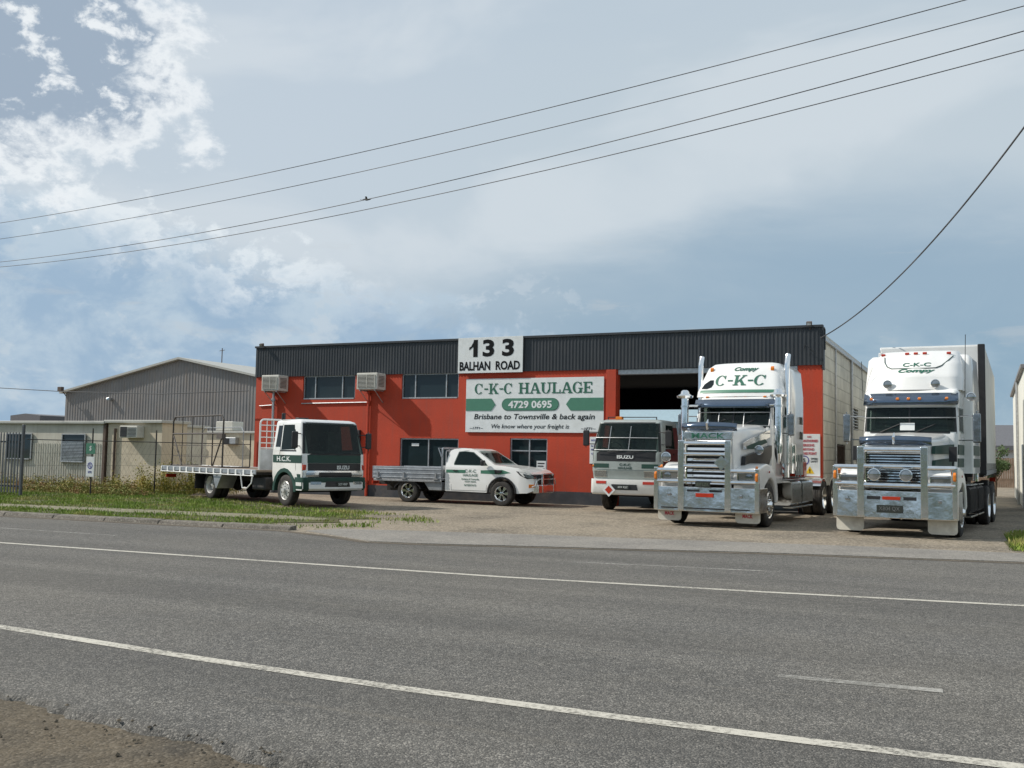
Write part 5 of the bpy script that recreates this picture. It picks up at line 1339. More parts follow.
# ------------------------------------------------------------------ utility with alloy tray
def make_ute():
    t = empty('utility_vehicle', (-13.73, 29.2, 0), R(90), 'white single cab utility with alloy drop side tray, parked side on by the red wall', 'utility')
    def wp(v):
        k = max(0, v.z - 1.16) / .62; x = v.x * (1 - .2 * k)
        f = max(0, -.55 - v.y) / .6; x *= 1 - .16 * f * f
        return Vector((x, v.y - .07 * max(0, 1 - abs(v.x)) * (1 if v.y < -.9 else 0), v.z))
    W = lambda: B(wp)
    n = 12; r = .47
    arch = [(r * cos(pi * i / n) * 1.0, .4 + r * sin(pi * i / n)) for i in range(n + 1)]
    prof = [(2.03, .42), (2.03, 1.2), (2.0, 1.5), (1.93, 1.7), (1.8, 1.76), (1.5, 1.79), (1.2, 1.78), (1.0, 1.72), (.6, 1.48), (.28, 1.27), (-.1, 1.24), (-.6, 1.18), (-.88, 1.11), (-1.0, 1.02), (-1.04, .8), (-1.04, .5), (-.85, .42), (-.47, .4)]
    prof = prof + arch[::-1][1:] + [(.6, .4)]
    b = B(); b.prism(prof, 'x', -.9, .9, 10); body = b.build('body', 'white', t, smooth=40)
    bm = bmesh.new(); bm.from_mesh(body.data)
    for co, no in (((0, 0, 1.16), (0, 0, 1)), ((0, 0, 1.42), (0, 0, 1)), ((0, 0, 1.6), (0, 0, 1)), ((0, -.55, 0), (0, 1, 0)), ((0, -.72, 0), (0, 1, 0)), ((0, -.88, 0), (0, 1, 0)), ((0, .6, 0), (0, 1, 0))):
        bmesh.ops.bisect_plane(bm, geom=bm.verts[:] + bm.edges[:] + bm.faces[:], plane_co=co, plane_no=no)
    for v in bm.verts: v.co = wp(v.co)
    bm.to_mesh(body.data); bm.free()
    md = body.modifiers.new('bevel', 'BEVEL'); md.width = .03; md.segments = 3; md.limit_method = 'ANGLE'; md.angle_limit = R(40)
    c1 = B(); c1.prism([(.36, 1.27), (1.0, 1.68), (1.3, 1.72), (1.8, 1.7), (1.88, 1.24), (.45, 1.24)], 'x', -.74, .74)
    c2 = W(); c2.prism([(.56, 1.265), (.66, 1.37), (1.1, 1.65), (1.4, 1.68), (1.6, 1.66), (1.71, 1.3), (1.69, 1.265)], 'x', -1.2, 1.2)
    c3 = B(); c3.prism([(.0, 1.3), (.35, 1.3), (.95, 1.69), (.95, 1.9), (.0, 1.9)], 'x', -.66, .66)
    c3 = B(); c3.prism([(.42, 1.33), (.9, 1.63), (.8, 1.85), (.2, 1.5)], 'x', -.66, .66)
    cut(body, [c1, c2, c3]); body.data.set_sharp_from_angle(angle=R(30))
    for x in (-.38, .38):
        b = B(); b.prism([(1.2, 1.0), (1.65, .98), (1.78, 1.6), (1.68, 1.62), (1.58, 1.15), (1.2, 1.12)], 'x', x - .23, x + .23); b.build('seat', 'seat', t, bevel=.02)
    b = W(); zz = lambda y: 1.27 + (y - .28) * (1.72 - 1.27) / .72
    vs = []
    for j, y in enumerate((.34, .55, .76, .97)):
        for i in range(7): x = -.78 + .26 * i; vs.append((x, y - .012, zz(y) + .018))
    b.add(vs, [(j * 7 + i, j * 7 + i + 1, (j + 1) * 7 + i + 1, (j + 1) * 7 + i) for j in range(3) for i in range(6)]); b.build('windscreen', 'cabglass', t, recalc=False)
    for s in (-1, 1):
        b = W(); P = [(.52, 1.25), (.62, 1.36), (1.08, 1.67), (1.4, 1.7), (1.62, 1.68), (1.74, 1.3), (1.72, 1.25)]
        x0, x1 = s * .906, s * .88; b.prism([(y, z) for y, z in P], 'x', min(x0, x1), max(x0, x1)); b.build('side_window', 'cabglass', t)
        b = W(); a, c = sorted((s * .904, s * .88))
        b.prism([(2.0, 1.0), (1.3, 1.0), (1.3, 1.1), (2.0, 1.1)], 'x', a, c); b.prism([(.75, 1.0), (.05, .98), (-.3, 1.04), (.0, 1.13), (.75, 1.1)], 'x', a, c); b.build('side_stripe', 'greensign', t)
        b = W(); 
        for P_ in ([(.55, .45), (.5, 1.22)], [(1.8, .45), (1.84, 1.22)]): b.tube([(s * .9, y, z) for y, z in P_], .006, 4)
        b.tube([(s * .9, .55, .45), (s * .9, 1.8, .45)], .006, 4); b.build('door_seam', 'black', body)
        b = W(); a, c = sorted((s * .9, s * .93)); b.box((a, 1.58, 1.06), (c, 1.74, 1.09)); b.build('door_handle', 'black', t, bevel=.008)
        b = W(); a, c = sorted((s * .905, s * .94)); b.prism([(.24, 1.0), (.02, 1.03), (.0, 1.11), (.26, 1.13)], 'x', a, c); b.build('fender_vent', 'black', t, bevel=.01)
        b = B(); a, c = sorted((s * .93, s * 1.12)); b.box((a, .56, 1.24), (c, .68, 1.42)); m_ = b.build('mirror', 'black', t, bevel=.04, segs=3)
        b = W(); pr = [((r + .045) * cos(pi * i / n), .4 + (r + .045) * sin(pi * i / n)) for i in range(n + 1)] + [((r - .01) * cos(pi * i / n), .4 + (r - .01) * sin(pi * i / n)) for i in range(n, -1, -1)]
        a, c = sorted((s * .87, s * .935)); b.prism(pr, 'x', a, c); b.build('arch_flare', 'black', t, bevel=.01)
        b = W(); a, c = sorted((s * .91, s * .6)); b.prism([(-.48, 1.1), (-.78, 1.06), (-1.03, .99), (-1.06, .88), (-.85, .86), (-.62, .97)], 'x', a, c); hl = b.build('headlight', 'grille', t, bevel=.01)
        b = W(); a, c = sorted((s * .9155, s * .66)); b.prism([(-.72, 1.03), (-1.0, .97), (-1.065, .9), (-.87, .885), (-.76, .96)], 'x', a, c); b.build('lens', 'lamp', hl)
        b = W(); a, c = sorted((s * .905, s * .7)); b.prism([(-.9, .58), (-1.06, .6), (-1.06, .7), (-.9, .7)], 'x', a, c); b.build('indicator', 'amber', t, bevel=.01)
        b = B(); a, c = sorted((s * .5, s * .9)); b.box((a, .6, .36), (c, 2.0, .41)); b.build('side_step', 'black', t, bevel=.01)
        for y in (0, 3.42): wheel(t, s * .8, y, .385, .26, spokes=6, band=(.26, .86), rim='alloy', fill=.5, dish=.01)
    for s in (-1, 1):
        side = (lambda u, v: wp(Vector((-.911, 1.15 + u, v)))) if s < 0 else (lambda u, v: wp(Vector((.911, 1.15 - u, v))))
        # local -x side faces the camera: text runs towards +y there reversed
        pl = (lambda u, v: wp(Vector((-.906, 1.12 - u, v)))) if s < 0 else (lambda u, v: wp(Vector((.911, 1.12 + u, v))))
        lettering(body, 'greenink', [('C-K-C', 0, 1.02, .1, pl, dict(width=.4, bold=.0)), ('HAULAGE', 0, .9, .08, pl, dict(width=.52, bold=.0)),
            ('Brisbane & Townsville', 0, .79, .05, pl, dict(width=.62)), ('4729 0695', 0, .71, .05, pl, dict(width=.4)), ('INTERSTATE', 0, .59, .06, pl, dict(width=.42, bold=.0))], 'door_lettering', (-s * -.003, 0, 0))
    b = W(); b.box((-.6, -1.09, .7), (.6, -1.02, 1.0), 6); b.build('grille', 'grille', t, bevel=.01)
    b = W(); b.box((-.86, -1.17, .42), (.86, -1.0, .68), 8); bb = b.build('front_bumper', 'alloy', t, bevel=.03, segs=3)
    b = B(); b.tube(rline(-.42, .5, .42, 1.02, .1, -1.16), .024, 8)
    for z in (.86,): b.tube([(-.72, -1.1, z - .1), (-.62, -1.15, z), (.62, -1.15, z), (.72, -1.1, z - .1)], .02, 8)
    for s in (-1, 1): b.tube([(s * .82, -1.0, .62), (s * .8, -1.1, .66), (s * .74, -1.12, .8), (s * .6, -1.15, .86)], .022, 8); b.box((s * .42 - .03, -1.215, .45), (s * .42 + .03, -1.15, 1.02))
    b.build('bull_bar', 'alloy', t)
    b = B(); b.box((-.19, -1.195, .5), (.19, -1.18, .6)); pp = b.build('number_plate', 'signwhite', t)
    lettering(pp, 'ink', [('841 WJE', 0, .52, .06, lambda u, v: (u, -1.2, v), dict(width=.3))], 'plate_lettering', (0, .003, 0))
    b = B(); b.box((-.3, .1, .35), (.3, 4.6, .55)); b.cyl((-.75, 0, .39), (.75, 0, .39), .05, 8); b.cyl((-.75, 3.42, .39), (.75, 3.42, .39), .06, 8)
    for s in (-1, 1): b.box((s * .45 - .04, 1.9, .55), (s * .45 + .04, 4.8, .73))
    b.build('chassis', 'chassis', t)
    b = B(); b.box((-.95, 2.12, .74), (.95, 4.7, .79)); b.build('tray_floor', 'tray', t)
    for s in (-1, 1):
        b = B(); a, c = sorted((s * .955, s * .985)); b.box((a, 2.14, .76), (c, 4.72, 1.16))
        a2, c2 = sorted((s * .986, s * .996))
        for z in (.80, .93, 1.06): b.box((a2, 2.14, z), (c2, 4.72, z + .03))
        ds = b.build('drop_side', 'tray', t, bevel=.006)
        b = B(); a, c = sorted((s * .997, s * 1.02))
        for y in (2.3, 3.5, 4.5): b.box((a, y, .8), (c, y + .06, .98)); b.box((a, y - .06, .76), (c, y + .12, .8))
        b.build('latch', 'galv', ds)
        b = B(); a, c = sorted((s * .955, s * .99)); b.box((a, 2.12, .68), (c, 4.7, .745)); b.build('tray_rail', 'galv', t, bevel=.006)
        b = B(); nn = 10; pr = [(3.42 + .52 * cos(pi * (.06 + .88 * i / nn)), .4 + .5 * sin(pi * (.06 + .88 * i / nn)) * .62) for i in range(nn + 1)] + [(3.42 + .49 * cos(pi * (.06 + .88 * i / nn)), .39 + .47 * sin(pi * (.06 + .88 * i / nn)) * .62) for i in range(nn, -1, -1)]
        a, c = sorted((s * .62, s * .95)); b.prism(pr, 'x', a, c); b.build('mudguard', 'black', t)
        b = B(); a, c = sorted((s * .5, s * .93)); b.prism([(2.14, .42), (2.6, .42), (2.8, .68), (2.14, .68)], 'x', a, c); b.build('tool_box', 'tray', t, bevel=.01)
        b = B(); a, c = sorted((s * .5, s * .85)); b.box((a, 4.8, .56), (c, 4.86, .66)); b.build('tail_light', 'redlamp', t, bevel=.01)
    b = B(); b.box((-.985, 4.725, .76), (.985, 4.75, 1.16)); b.build('tailgate', 'tray', t, bevel=.006)
    b = B(); b.tube(rline(-.85, .8, .85, 1.78, .05, 2.18), .03, 6); b.tube(rline(-.6, 1.2, .6, 1.7, .05, 2.18), .018, 6)
    for x in (-.4, -.2, 0, .2, .4): b.tube([(x, 2.18, 1.1), (x, 2.18, 1.76)], .014, 6)
    b.tube([(-.9, 2.18, 1.5), (-.9, 2.3, 1.78), (.9, 2.3, 1.78), (.9, 2.18, 1.5)], .02, 6)
    hb = b.build('headboard', 'tray', t)
    b = B(); b.box((-.83, 2.17, .8), (.83, 2.19, 1.22)); b.build('headboard_panel', 'tray', hb)
make_ute()

# ------------------------------------------------------------------ bonneted prime movers
def hood_ring(y, wb, wt, z0, z1, r, n=5, crown=.0):
    P = [(-wb, y, z0), (-wb * .5 - wt * .5, y, (z0 + z1 - r) / 2)]
    for i in range(n + 1):
        a = pi / 2 * i / n; P.append((-wt + r - r * cos(a), y, z1 - r + r * sin(a)))
    P.append((0, y, z1 + crown))
    for i in range(n + 1):
        a = pi / 2 * i / n; P.append((wt - r + r * sin(a), y, z1 - r + r * cos(a)))
    P += [(wb * .5 + wt * .5, y, (z0 + z1 - r) / 2), (wb, y, z0)]
    return P

def prime_mover(name, loc, rz, label, p):
    t = empty(name, loc, rz, label, 'truck', 'bonneted prime movers')
    H = p['hood']                                                      # rings (y, wb, wt, z0, z1, r)
    b = B(); b.loft([hood_ring(*q, crown=.03) for q in H]); hood = b.build('bonnet', 'white', t, smooth=45)
    # grille surround and bars
    gx, gz0, gz1, gy = p['grille']
    b = B(); b.tube([(-gx, gy, gz0), (-gx, gy, gz1), (gx, gy, gz1), (gx, gy, gz0), (-gx, gy, gz0)], .035, 8); b.build('grille_surround', 'chrome', t)
    b = B(); b.box((-gx, gy + .02, gz0), (gx, gy + .05, gz1)); gb = b.build('grille', 'grille', t)
    b = B(); n = p['gbars']
    for k in range(n):
        z = gz0 + (gz1 - gz0) * (k + .5) / n; hh_ = (gz1 - gz0) / n; b.prism([(gy - .03, z - .3 * hh_), (gy + .0, z + .18 * hh_), (gy + .015, z + .18 * hh_), (gy + .015, z - .3 * hh_)], 'x', -gx + .03, gx - .03)
    b.build('grille_bars', 'chrome', gb)
    b = B(); b.prism([(gy - .02, gz1 + .03), (gy - .02, gz1 + p['hdr']), (gy + .1, gz1 + p['hdr'] + .02), (gy + .1, gz1 + .03)], 'x', -gx - .05, gx + .05); hd = b.build('grille_header', 'alloy', t, bevel=.012)
    if p.get('headtext'): lettering(hd, 'greenink', [(p['headtext'], 0, gz1 + .05, p['hdr'] - .07, lambda u, v: (u, gy - .0245, v), dict(width=gx * 1.5, bold=.015))], 'badge', (0, .004, 0))
    # bug deflector
    z = gz1 + p['hdr']; dx = gx + .14
    b = B()
    nn = 8; vs = []
    for j, (dy, dz) in enumerate(((0, .03), (-.05, .13), (-.02, .24))):
        for i in range(nn + 1):
            x = -dx + 2 * dx * i / nn; k = (x / dx) ** 2; vs.append((x, gy - .04 + dy + .14 * k, z + dz - .03 * k * (j > 0)))
    b.add(vs, [(j * (nn + 1) + i, j * (nn + 1) + i + 1, (j + 1) * (nn + 1) + i + 1, (j + 1) * (nn + 1) + i) for j in range(2) for i in range(nn)])
    bd_ = b.build('bug_deflector', 'bluevisor', t, smooth=60); md = bd_.modifiers.new('thick', 'SOLIDIFY'); md.thickness = .008
    b = B(); b.tube([(0, gy - .06, z + .06), (0, gy - .1, z + .2), (0, gy - .02, z + .3)], [.03, .035, .008], 8); b.box((-.09, gy - .08, z + .12), (.09, gy - .06, z + .15)); b.build('bonnet_emblem', 'chrome', t)
    # fenders
    for sg in (-1, 1):
        b = B(); r_ = .62; n = 12; cz = .52
        pr = [(-.86, .66), (-.98, .85), (-1.0, 1.2), (-.9, 1.36), (-.55, 1.46)] + [(-.3, 1.5), (.1, 1.47), (.45, 1.3), (.7, .98), (.78, .62)]
        pr += [(r_ * cos(pi * i / n), cz + r_ * sin(pi * i / n)) for i in range(n + 1)]
        def fw_(v):
            k = max(0, -.3 - v.y) / .7; ax = abs(v.x); x = v.x * (1 - .06 * k * (1 if ax > .9 else 0)); z_ = v.z + p['fz'] * (1 if v.z > .9 else .3)
            return Vector((x, v.y, z_))
        x0, x1 = sorted((sg * .6, sg * 1.23)); b = B(fw_); b.prism(pr, 'x', x0, x1, 3); fd = b.build('fender', 'white', t, bevel=.05, segs=3, smooth=50)
        hz = 1.05 + p['fz']
        b = B(); x0, x1 = sorted((sg * .72, sg * 1.13)); b.prism([(-1.015, hz), (-1.02, hz + .24), (-.95, hz + .26), (-.9, hz)], 'x', x0, x1); hl = b.build('headlight', 'lamp', t, bevel=.03)
        b = B(); b.tube([(x0, -1.03, hz), (x1, -1.03, hz), (x1, -1.03, hz + .25), (x0, -1.03, hz + .25), (x0, -1.03, hz)], .018, 6); b.build('headlight_trim', 'chrome', hl)
        if p['dark_hl']:
            b = B(); b.lathe([(0, -1.03), (.09, -1.022), (.1, -1.0)], ((x0 + x1) / 2 + sg * .06, 0, hz + .12), 'y', 16); b.build('lens', 'lamp', hl)
        marker(t, sg * 1.15, -.95, hz + .33, 'amber', .03, .12, 'indicator')
        b = B(); x0, x1 = sorted((sg * 1.235, sg * 1.25)); b.box((x0, -.2, 1.28 + p['fz']), (x1, -.13, 1.33 + p['fz'])); b.build('side_marker', 'redlamp', fd, bevel=.005)
        wheel(t, sg * 1.06, 0, .52, .28, dish=-.04, rim='chrome')
        for y in p['rear']: wheel(t, sg * 1.1, y, .5, .26, dish=.1, dual=True, rim='chrome')
    # cab
    sh = Shape(p['cab']); b = B(); sh.body(b, [1.6, 2.0, 2.2, 2.4, 2.6, 2.8]); cab = b.build('cab', 'white', t, smooth=50)
    w0, w1, wx = p['ws']; yc = sh.at(2.4)[1]
    c1 = B(); c1.box((-wx + .02, -2, w0), (wx - .02, p['cab'][0][3] - .1, w1)); c2 = B(); c2.prism([(yc + .26, w0 + .04), (yc + .34, w1 - .03), (yc + .9, w1 - .03), (yc + .9, w0 + .02)], 'x', -2, 2)
    cut(cab, [c1, c2]); fit_out(t, wx, sh.at(w0)[1], w0, w1, -.42)
    b = B(); fpatch(b, sh, wx + .05, wx + .05, w0 - .04, w0, .006, nz=1); fpatch(b, sh, .02, .02, w0, w1, .006, nx=2)
    for sg in (-1, 1): fpatch(b, sh, sg * (wx + .05), sg * (wx + .02), w0, w1, .006, x0b=sg * (wx - .02), x0t=sg * (wx - .03), nx=3)
    b.build('windscreen_surround', 'black', cab)
    b = B(); fpatch(b, sh, -.02, -.02, w0, w1, .014, x0b=-wx, nx=6); ws = b.build('windscreen', 'cabglass', t)
    b = B(); fpatch(b, sh, wx, wx, w0, w1, .014, x0b=.02, nx=6); b.build('windscreen', 'cabglass', t)
    if p.get('paper'):
        b = B(); fpatch(b, sh, .12, .12, w0 + .03, w0 + .2, .018, x0b=-.2, nx=4, nz=1); b.build('paper_sign', 'signwhite', ws)
    b = B()
    for x in (-.65, .12):
        b = B(); b.tube([sh.front(x, w0 - .02, .03), sh.front(x + .45, w0 + .18, .03)], .01, 5); b.build('wiper', 'black', ws)
    for sg in (-1, 1):
        b = B(); y0 = sh.at(2.4)[1]; spatch(b, sh, sg, [(y0 + .22, w0 + .02), (y0 + .3, w1), (y0 + .95, w1), (y0 + .95, w0 - .02)], .006); b.build('side_window', 'cabglass', t)
        b = B(); b.tube([sh.side(sg, y0 + .14, 1.2, .001), sh.side(sg, y0 + .16, w1, .001)], .006, 4); b.tube([sh.side(sg, y0 + 1.02, 1.2, .001), sh.side(sg, y0 + 1.02, w1, .001)], .006, 4); b.build('door_seam', 'black', cab)
        b = B(); q = sh.side(sg, y0 + .85, w0 - .2, .0); x0, x1 = sorted((q[0], q[0] + sg * .03)); b.box((x0, q[1] - .07, q[2]), (x1, q[1] + .07, q[2] + .03)); b.build('door_handle', 'chrome', t)
    # sun visor
    vz0, vz1, vy, vm = p['visor']
    b = B(); nn = 8; vs = []
    for (z_, yo) in ((vz0, -.16), (vz1, 0)):
        for i in range(nn + 1):
            x = -1.03 + 2.06 * i / nn; k = abs(x / 1.03); vs.append((x, vy + yo + .16 * k ** 4, z_))
    b.add(vs, [(i, i + 1, nn + 2 + i, nn + 1 + i) for i in range(nn)])
    for sg in (-1, 1):
        x = sg * 1.03; b.add([(x, vy, vz0), (x, vy + .16, vz1), (x, vy + .35, vz1 - .02), (x, vy + .3, vz0 + .06)], [(0, 1, 2, 3)])
    vis = b.build('sun_visor', 'bluevisor', t, smooth=60); md = vis.modifiers.new('thick', 'SOLIDIFY'); md.thickness = .01
    for x in p['vlights']: marker(t, x, vy - .09, (vz0 + vz1) / 2, 'amber', .035, .07)
    for x in p['rlights']: marker(t, x, sh.at(vz1 + .05)[1] + .02, vz1 + .07, 'amber', .04, .06)
    # sleeper and roof fairing
    sl_ = Shape(p['sleeper']); b = B(); sl_.body(b, [1.6, 2.2, 2.8, 3.3, 3.5, 3.7, 3.9]); slp = b.build('sleeper', 'white', t, smooth=50)
    for sg in (-1, 1):
        for z_ in p['vents']:
            b = B(); spatch(b, sl_, sg, [(p['sleeper'][0][3] - .5, z_), (p['sleeper'][0][3] - .15, z_), (p['sleeper'][0][3] - .15, z_ + .2), (p['sleeper'][0][3] - .5, z_ + .2)], .006); b.build('sleeper_window', 'glass', slp)
    fr = Shape(p['fairing']); b = B(); zs = [p['fairing'][0][0] + .1 * k for k in range(1, 12)]; fr.body(b, [z_ for z_ in zs if z_ < p['fairing'][-1][0]]); fai = b.build('roof_fairing', 'white', t, smooth=60)
    # chassis, tanks
    b = B()
    for sg in (-1, 1): b.box((sg * .42 - .05, -1.0, .72), (sg * .42 + .05, p['rear'][-1] + .9, 1.0))
    b.box((-.4, -.8, .55), (.4, 2.6, 1.0)); b.cyl((-1, 0, .52), (1, 0, .52), .07, 8)
    for y in p['rear']: b.cyl((-1, y, .5), (1, y, .5), .09, 8); b.lathe([(0, -.22), (.2, -.12), (.23, 0), (.2, .12), (0, .22)], (0, y, .5), 'y', 16)
    for y in (3.3, 4.6, p['rear'][-1] + .8): b.box((-.37, y, .78), (.37, y + .12, .95))
    b.box((-.62, p['rear'][0] - .2, 1.02), (.62, p['rear'][-1] + .3, 1.1)); b.build('chassis', 'chassis', t, bevel=.01)
    b = B(); b.lathe([(.12, .0), (.5, .02), (.5, .1), (.1, .1)], (0, (p['rear'][0] + p['rear'][-1]) / 2, 1.1), 'z', 20, closed=True); b.build('turntable', 'chassis', t)
    for sg in (-1, 1):
        for (y0, y1) in p['tanks']:
            b = B(); x0, x1 = sorted((sg * .6, sg * 1.2)); rr2 = .1; z0, z1 = .42, 1.06
            P = []
            for (cx, cz, a0) in ((x1 - rr2, z1 - rr2, 0), (x0 + rr2, z1 - rr2, 90), (x0 + rr2, z0 + rr2, 180), (x1 - rr2, z0 + rr2, 270)):
                for i in range(4): a = R(a0 + 30 * i); P.append((cx + rr2 * cos(a), cz + rr2 * sin(a)))
            b.loft([[(px, y0, pz) for px, pz in P], [(px, y1, pz) for px, pz in P]]); tk = b.build('fuel_tank', p.get('tankm', 'chrome'), t, smooth=50)
            b = B(); k_ = int((y1 - y0) / .16)
            for k in range(k_):
                y = y0 + .06 + k * .16; xo = sg * 1.204; a, c = sorted((xo, xo + sg * .012)); b.box((a, y, .47), (c, y + .05, 1.0))
            b.build('step_cover', p.get('tankm', 'alloy'), tk, bevel=.004)
            b = B(); a, c = sorted((sg * .95, sg * 1.22)); b.box((a, y0 + .1, .34), (c, y1 - .1, .38)); b.box((a, y0 + .1, 1.075), (c, y1 - .1, 1.1)); b.build('step', 'alloy', tk, bevel=.01)
        # exhaust stacks
        ex, ey, ez, er = p['stack']
        b = B(); b.tube([(sg * ex, ey, 1.15), (sg * ex, ey, ez - .35), (sg * ex, ey + .03, ez - .2), (sg * ex + sg * -.0, ey + .12, ez)], er, 16, caps=False); st_ = b.build('exhaust_stack', 'chrome', t)
        b = B(); b.cyl((sg * ex, ey, 1.5), (sg * ex, ey, 2.7), er + .035, 20); b.build('heat_shield', 'alloy', st_, bevel=.01)
        if p['cleaner']:
            cx, cy, z0, z1 = p['cleaner']
            b = B(); b.cyl((sg * cx, cy, z0), (sg * cx, cy, z1), .095, 18)
            b.lathe([(.1, z1 - .02), (.2, z1 + .0), (.215, z1 + .05), (.12, z1 + .1), (.1, z1 + .17), (.06, z1 + .2), (0, z1 + .2)], (sg * cx, cy, 0), 'z', 24)
            b.lathe([(.05, z0 - .25), (.095, z0)], (sg * cx, cy, 0), 'z', 14)
            ac = b.build('air_intake', 'chrome', t)
            b = B()
            for z_ in (z0 + .2, z1 - .25): b.lathe([(.1, z_), (.112, z_), (.112, z_ + .05), (.1, z_ + .05)], (sg * cx, cy, 0), 'z', 20, closed=True)
            b.tube([(sg * cx, cy + .08, z1 - .2), (sg * (cx - .3), cy + .25, z1 - .2)], .03, 6); b.build('clamp', 'alloy', ac)
        # mirrors
        m = p['mirror']; mirror(t, sg, sg * m[0], m[1], m[2], m[3], .17, (sg * .98, m[1] + .15, 0), 'mirrorcase')
    return t, sh, fr, sl_, hood

def bull_bar(t, p):
    """polished bumper and bar; posts named separately"""
    hw, yf, z0, z1 = p['hw'], p['y'], p['z0'], p['z1']
    iw = p['inner']; sweep = p['sweep']
    b = B(); P = [(-hw, yf + sweep), (-iw - .12, yf), (iw + .12, yf), (hw, yf + sweep), (hw, yf + sweep + .7), (hw - .03, yf + sweep + .7), (hw - .03, yf + sweep + .03), (iw + .1, yf + .04), (-iw - .1, yf + .04), (-hw + .03, yf + sweep + .03), (-hw + .03, yf + sweep + .7), (-hw, yf + sweep + .7)]
    b.prism(P, 'z', z0, z1); b.v = [Vector((v.x, v.y + (v.z - z0) * .05, v.z)) for v in b.v]; bp = b.build('bumper', 'bumpermetal', t, bevel=.015, smooth=30)
    for (x0, x1, za, zb) in p['slots']:
        b = B(); yq = yf + (za - z0) * .05; b.box((x0, yq - .008, za), (x1, yq + .03, zb)); b.build('slot', 'black', bp)
    yo = yf - .03
    def post(x, za, zb, w=.075, d=.09, y=yo):
        b = B(); b.box((x - w, y - .0, za), (x + w, y + d, zb)); return b.build('upright', 'alloy', bar, bevel=.02, segs=3)
    b = B()
    tr = p['tube']
    for z in p['cz']: b.tube([(-iw, yo + .05, z), (iw, yo + .05, z)], tr, 10)
    for z in p['sz']:
        for sg in (-1, 1): b.tube([(sg * iw, yo + .05, z), (sg * (iw + .12), yo + .05, z), (sg * (hw - .05), yo + sweep + .05, z)], tr, 10)
    bar = b.build('bull_bar', 'alloy', t)
    for sg in (-1, 1):
        post(sg * iw, z0 + .02, p['top'])
        post(sg * (hw - .06), z0 + .02, p['stop'], .055, .09, yo + sweep + .0)
        marker(t, sg * (hw - .06), yo + sweep - .003, p['stop'] - .2, 'amber', .03, .2, 'bar_marker')
        b = B(); x0, x1 = sorted((sg * (hw - .04), sg * (hw - .62))); za, zb = p['fl']; rr_f = .07; b.prism([(x0, zb), (x0, za + rr_f), (x0 + .3 * rr_f, za + .3 * rr_f), (x0 + rr_f, za), (x1 - rr_f, za), (x1 - .3 * rr_f, za + .3 * rr_f), (x1, za + rr_f), (x1, zb)], 'y', -.72 + p['flapy'], -.7 + p['flapy']); fl = b.build('mudflap', p['flm'], t, bevel=.05 if False else 0)
        if p.get('flaptext'):
            yv = -.725 + p['flapy']; xc = (x0 + x1) / 2
            lettering(fl, 'redink', [(p['flaptext'], xc, p['fl'][0] + .12, .09, lambda u, v: (u, yv, v), dict(width=.24, bold=.04))], 'lettering', (0, .004, 0))
        b = B(); b.lathe([(0, yo - .03), (.035, yo - .02), (.04, yo + .02)], (sg * (iw + .3), sweep * .3, (z0 + z1) / 2 + .1), 'y', 12); b.build('bolt', 'lamp', bp)
    b = B(); px, pz, pw, ph = p['plate']; b.box((px - pw / 2, yo - .03, pz), (px + pw / 2, yo - .015, pz + ph)); pl = b.build('number_plate', 'plate', t, bevel=.004)
    lettering(pl, 'lamp', [(p['ptext'], px, pz + .03, ph - .06, lambda u, v: (u, yo - .034, v), dict(width=pw * .8))], 'plate_lettering', (0, .003, 0))
    b = B(); b.box((p['rl'][0], yf - .02, p['rl'][2]), (p['rl'][1], yf - .007, p['rl'][3])); b.build('red_marker', 'redlamp', t, bevel=.005)
    return bar

# --- middle right: truck without trailer
pk = dict(hood=[(-.93, .62, .58, 1.0, 2.24, .14), (-.6, .7, .62, 1.0, 2.32, .16), (.3, .82, .74, 1.0, 2.4, .18), (1.15, .92, .86, 1.0, 2.46, .2)],
    grille=(.53, 1.0, 2.02, -.97), gbars=8, hdr=.2, headtext='MACK', fz=.0, dark_hl=True, rear=(6.35, 7.7),
    cab=[(1.0, .98, 1.1, 2.3, .0, .1), (2.35, .98, 1.1, 2.3, .06, .12), (2.95, .96, 1.3, 2.3, .06, .12), (3.16, .94, 1.35, 2.3, .05, .14), (3.3, .86, 1.55, 2.3, .04, .14)],
    ws=(2.42, 2.98, .88), visor=(2.9, 3.12, 1.1), vlights=[], rlights=[-.75, -.25, 0, .25, .75],
    sleeper=[(1.5, 1.2, 2.32, 3.75, 0, .06), (3.3, 1.2, 2.32, 3.75, 0, .06), (3.95, 1.14, 2.5, 3.75, 0, .1), (4.05, 1.05, 2.6, 3.7, 0, .1)],
    fairing=[(3.2, 1.1, 1.42, 3.4, .1, .2), (3.35, 1.12, 1.5, 3.4, .12, .25), (4.0, .98, 2.0, 3.4, .1, .25), (4.12, .88, 2.2, 3.3, .08, .25), (4.17, .7, 2.5, 3.1, .05, .2)],
    vents=(2.55, 2.15), tanks=((2.3, 3.5), (3.6, 4.9)), stack=(1.15, 2.05, 4.32, .07), cleaner=(1.2, .9, 1.75, 3.15), mirror=(1.42, 1.25, 2.2, 2.75))
pk['visor'] = (2.9, 3.12, 1.12, 'bluevisor')
tK, shK, frK, slK, hoodK = prime_mover('prime_mover', (-5.88, 24.3, 0), R(-3), 'white prime mover without a trailer, tall twin exhausts, polished bull bar and sloping roof fairing', pk)
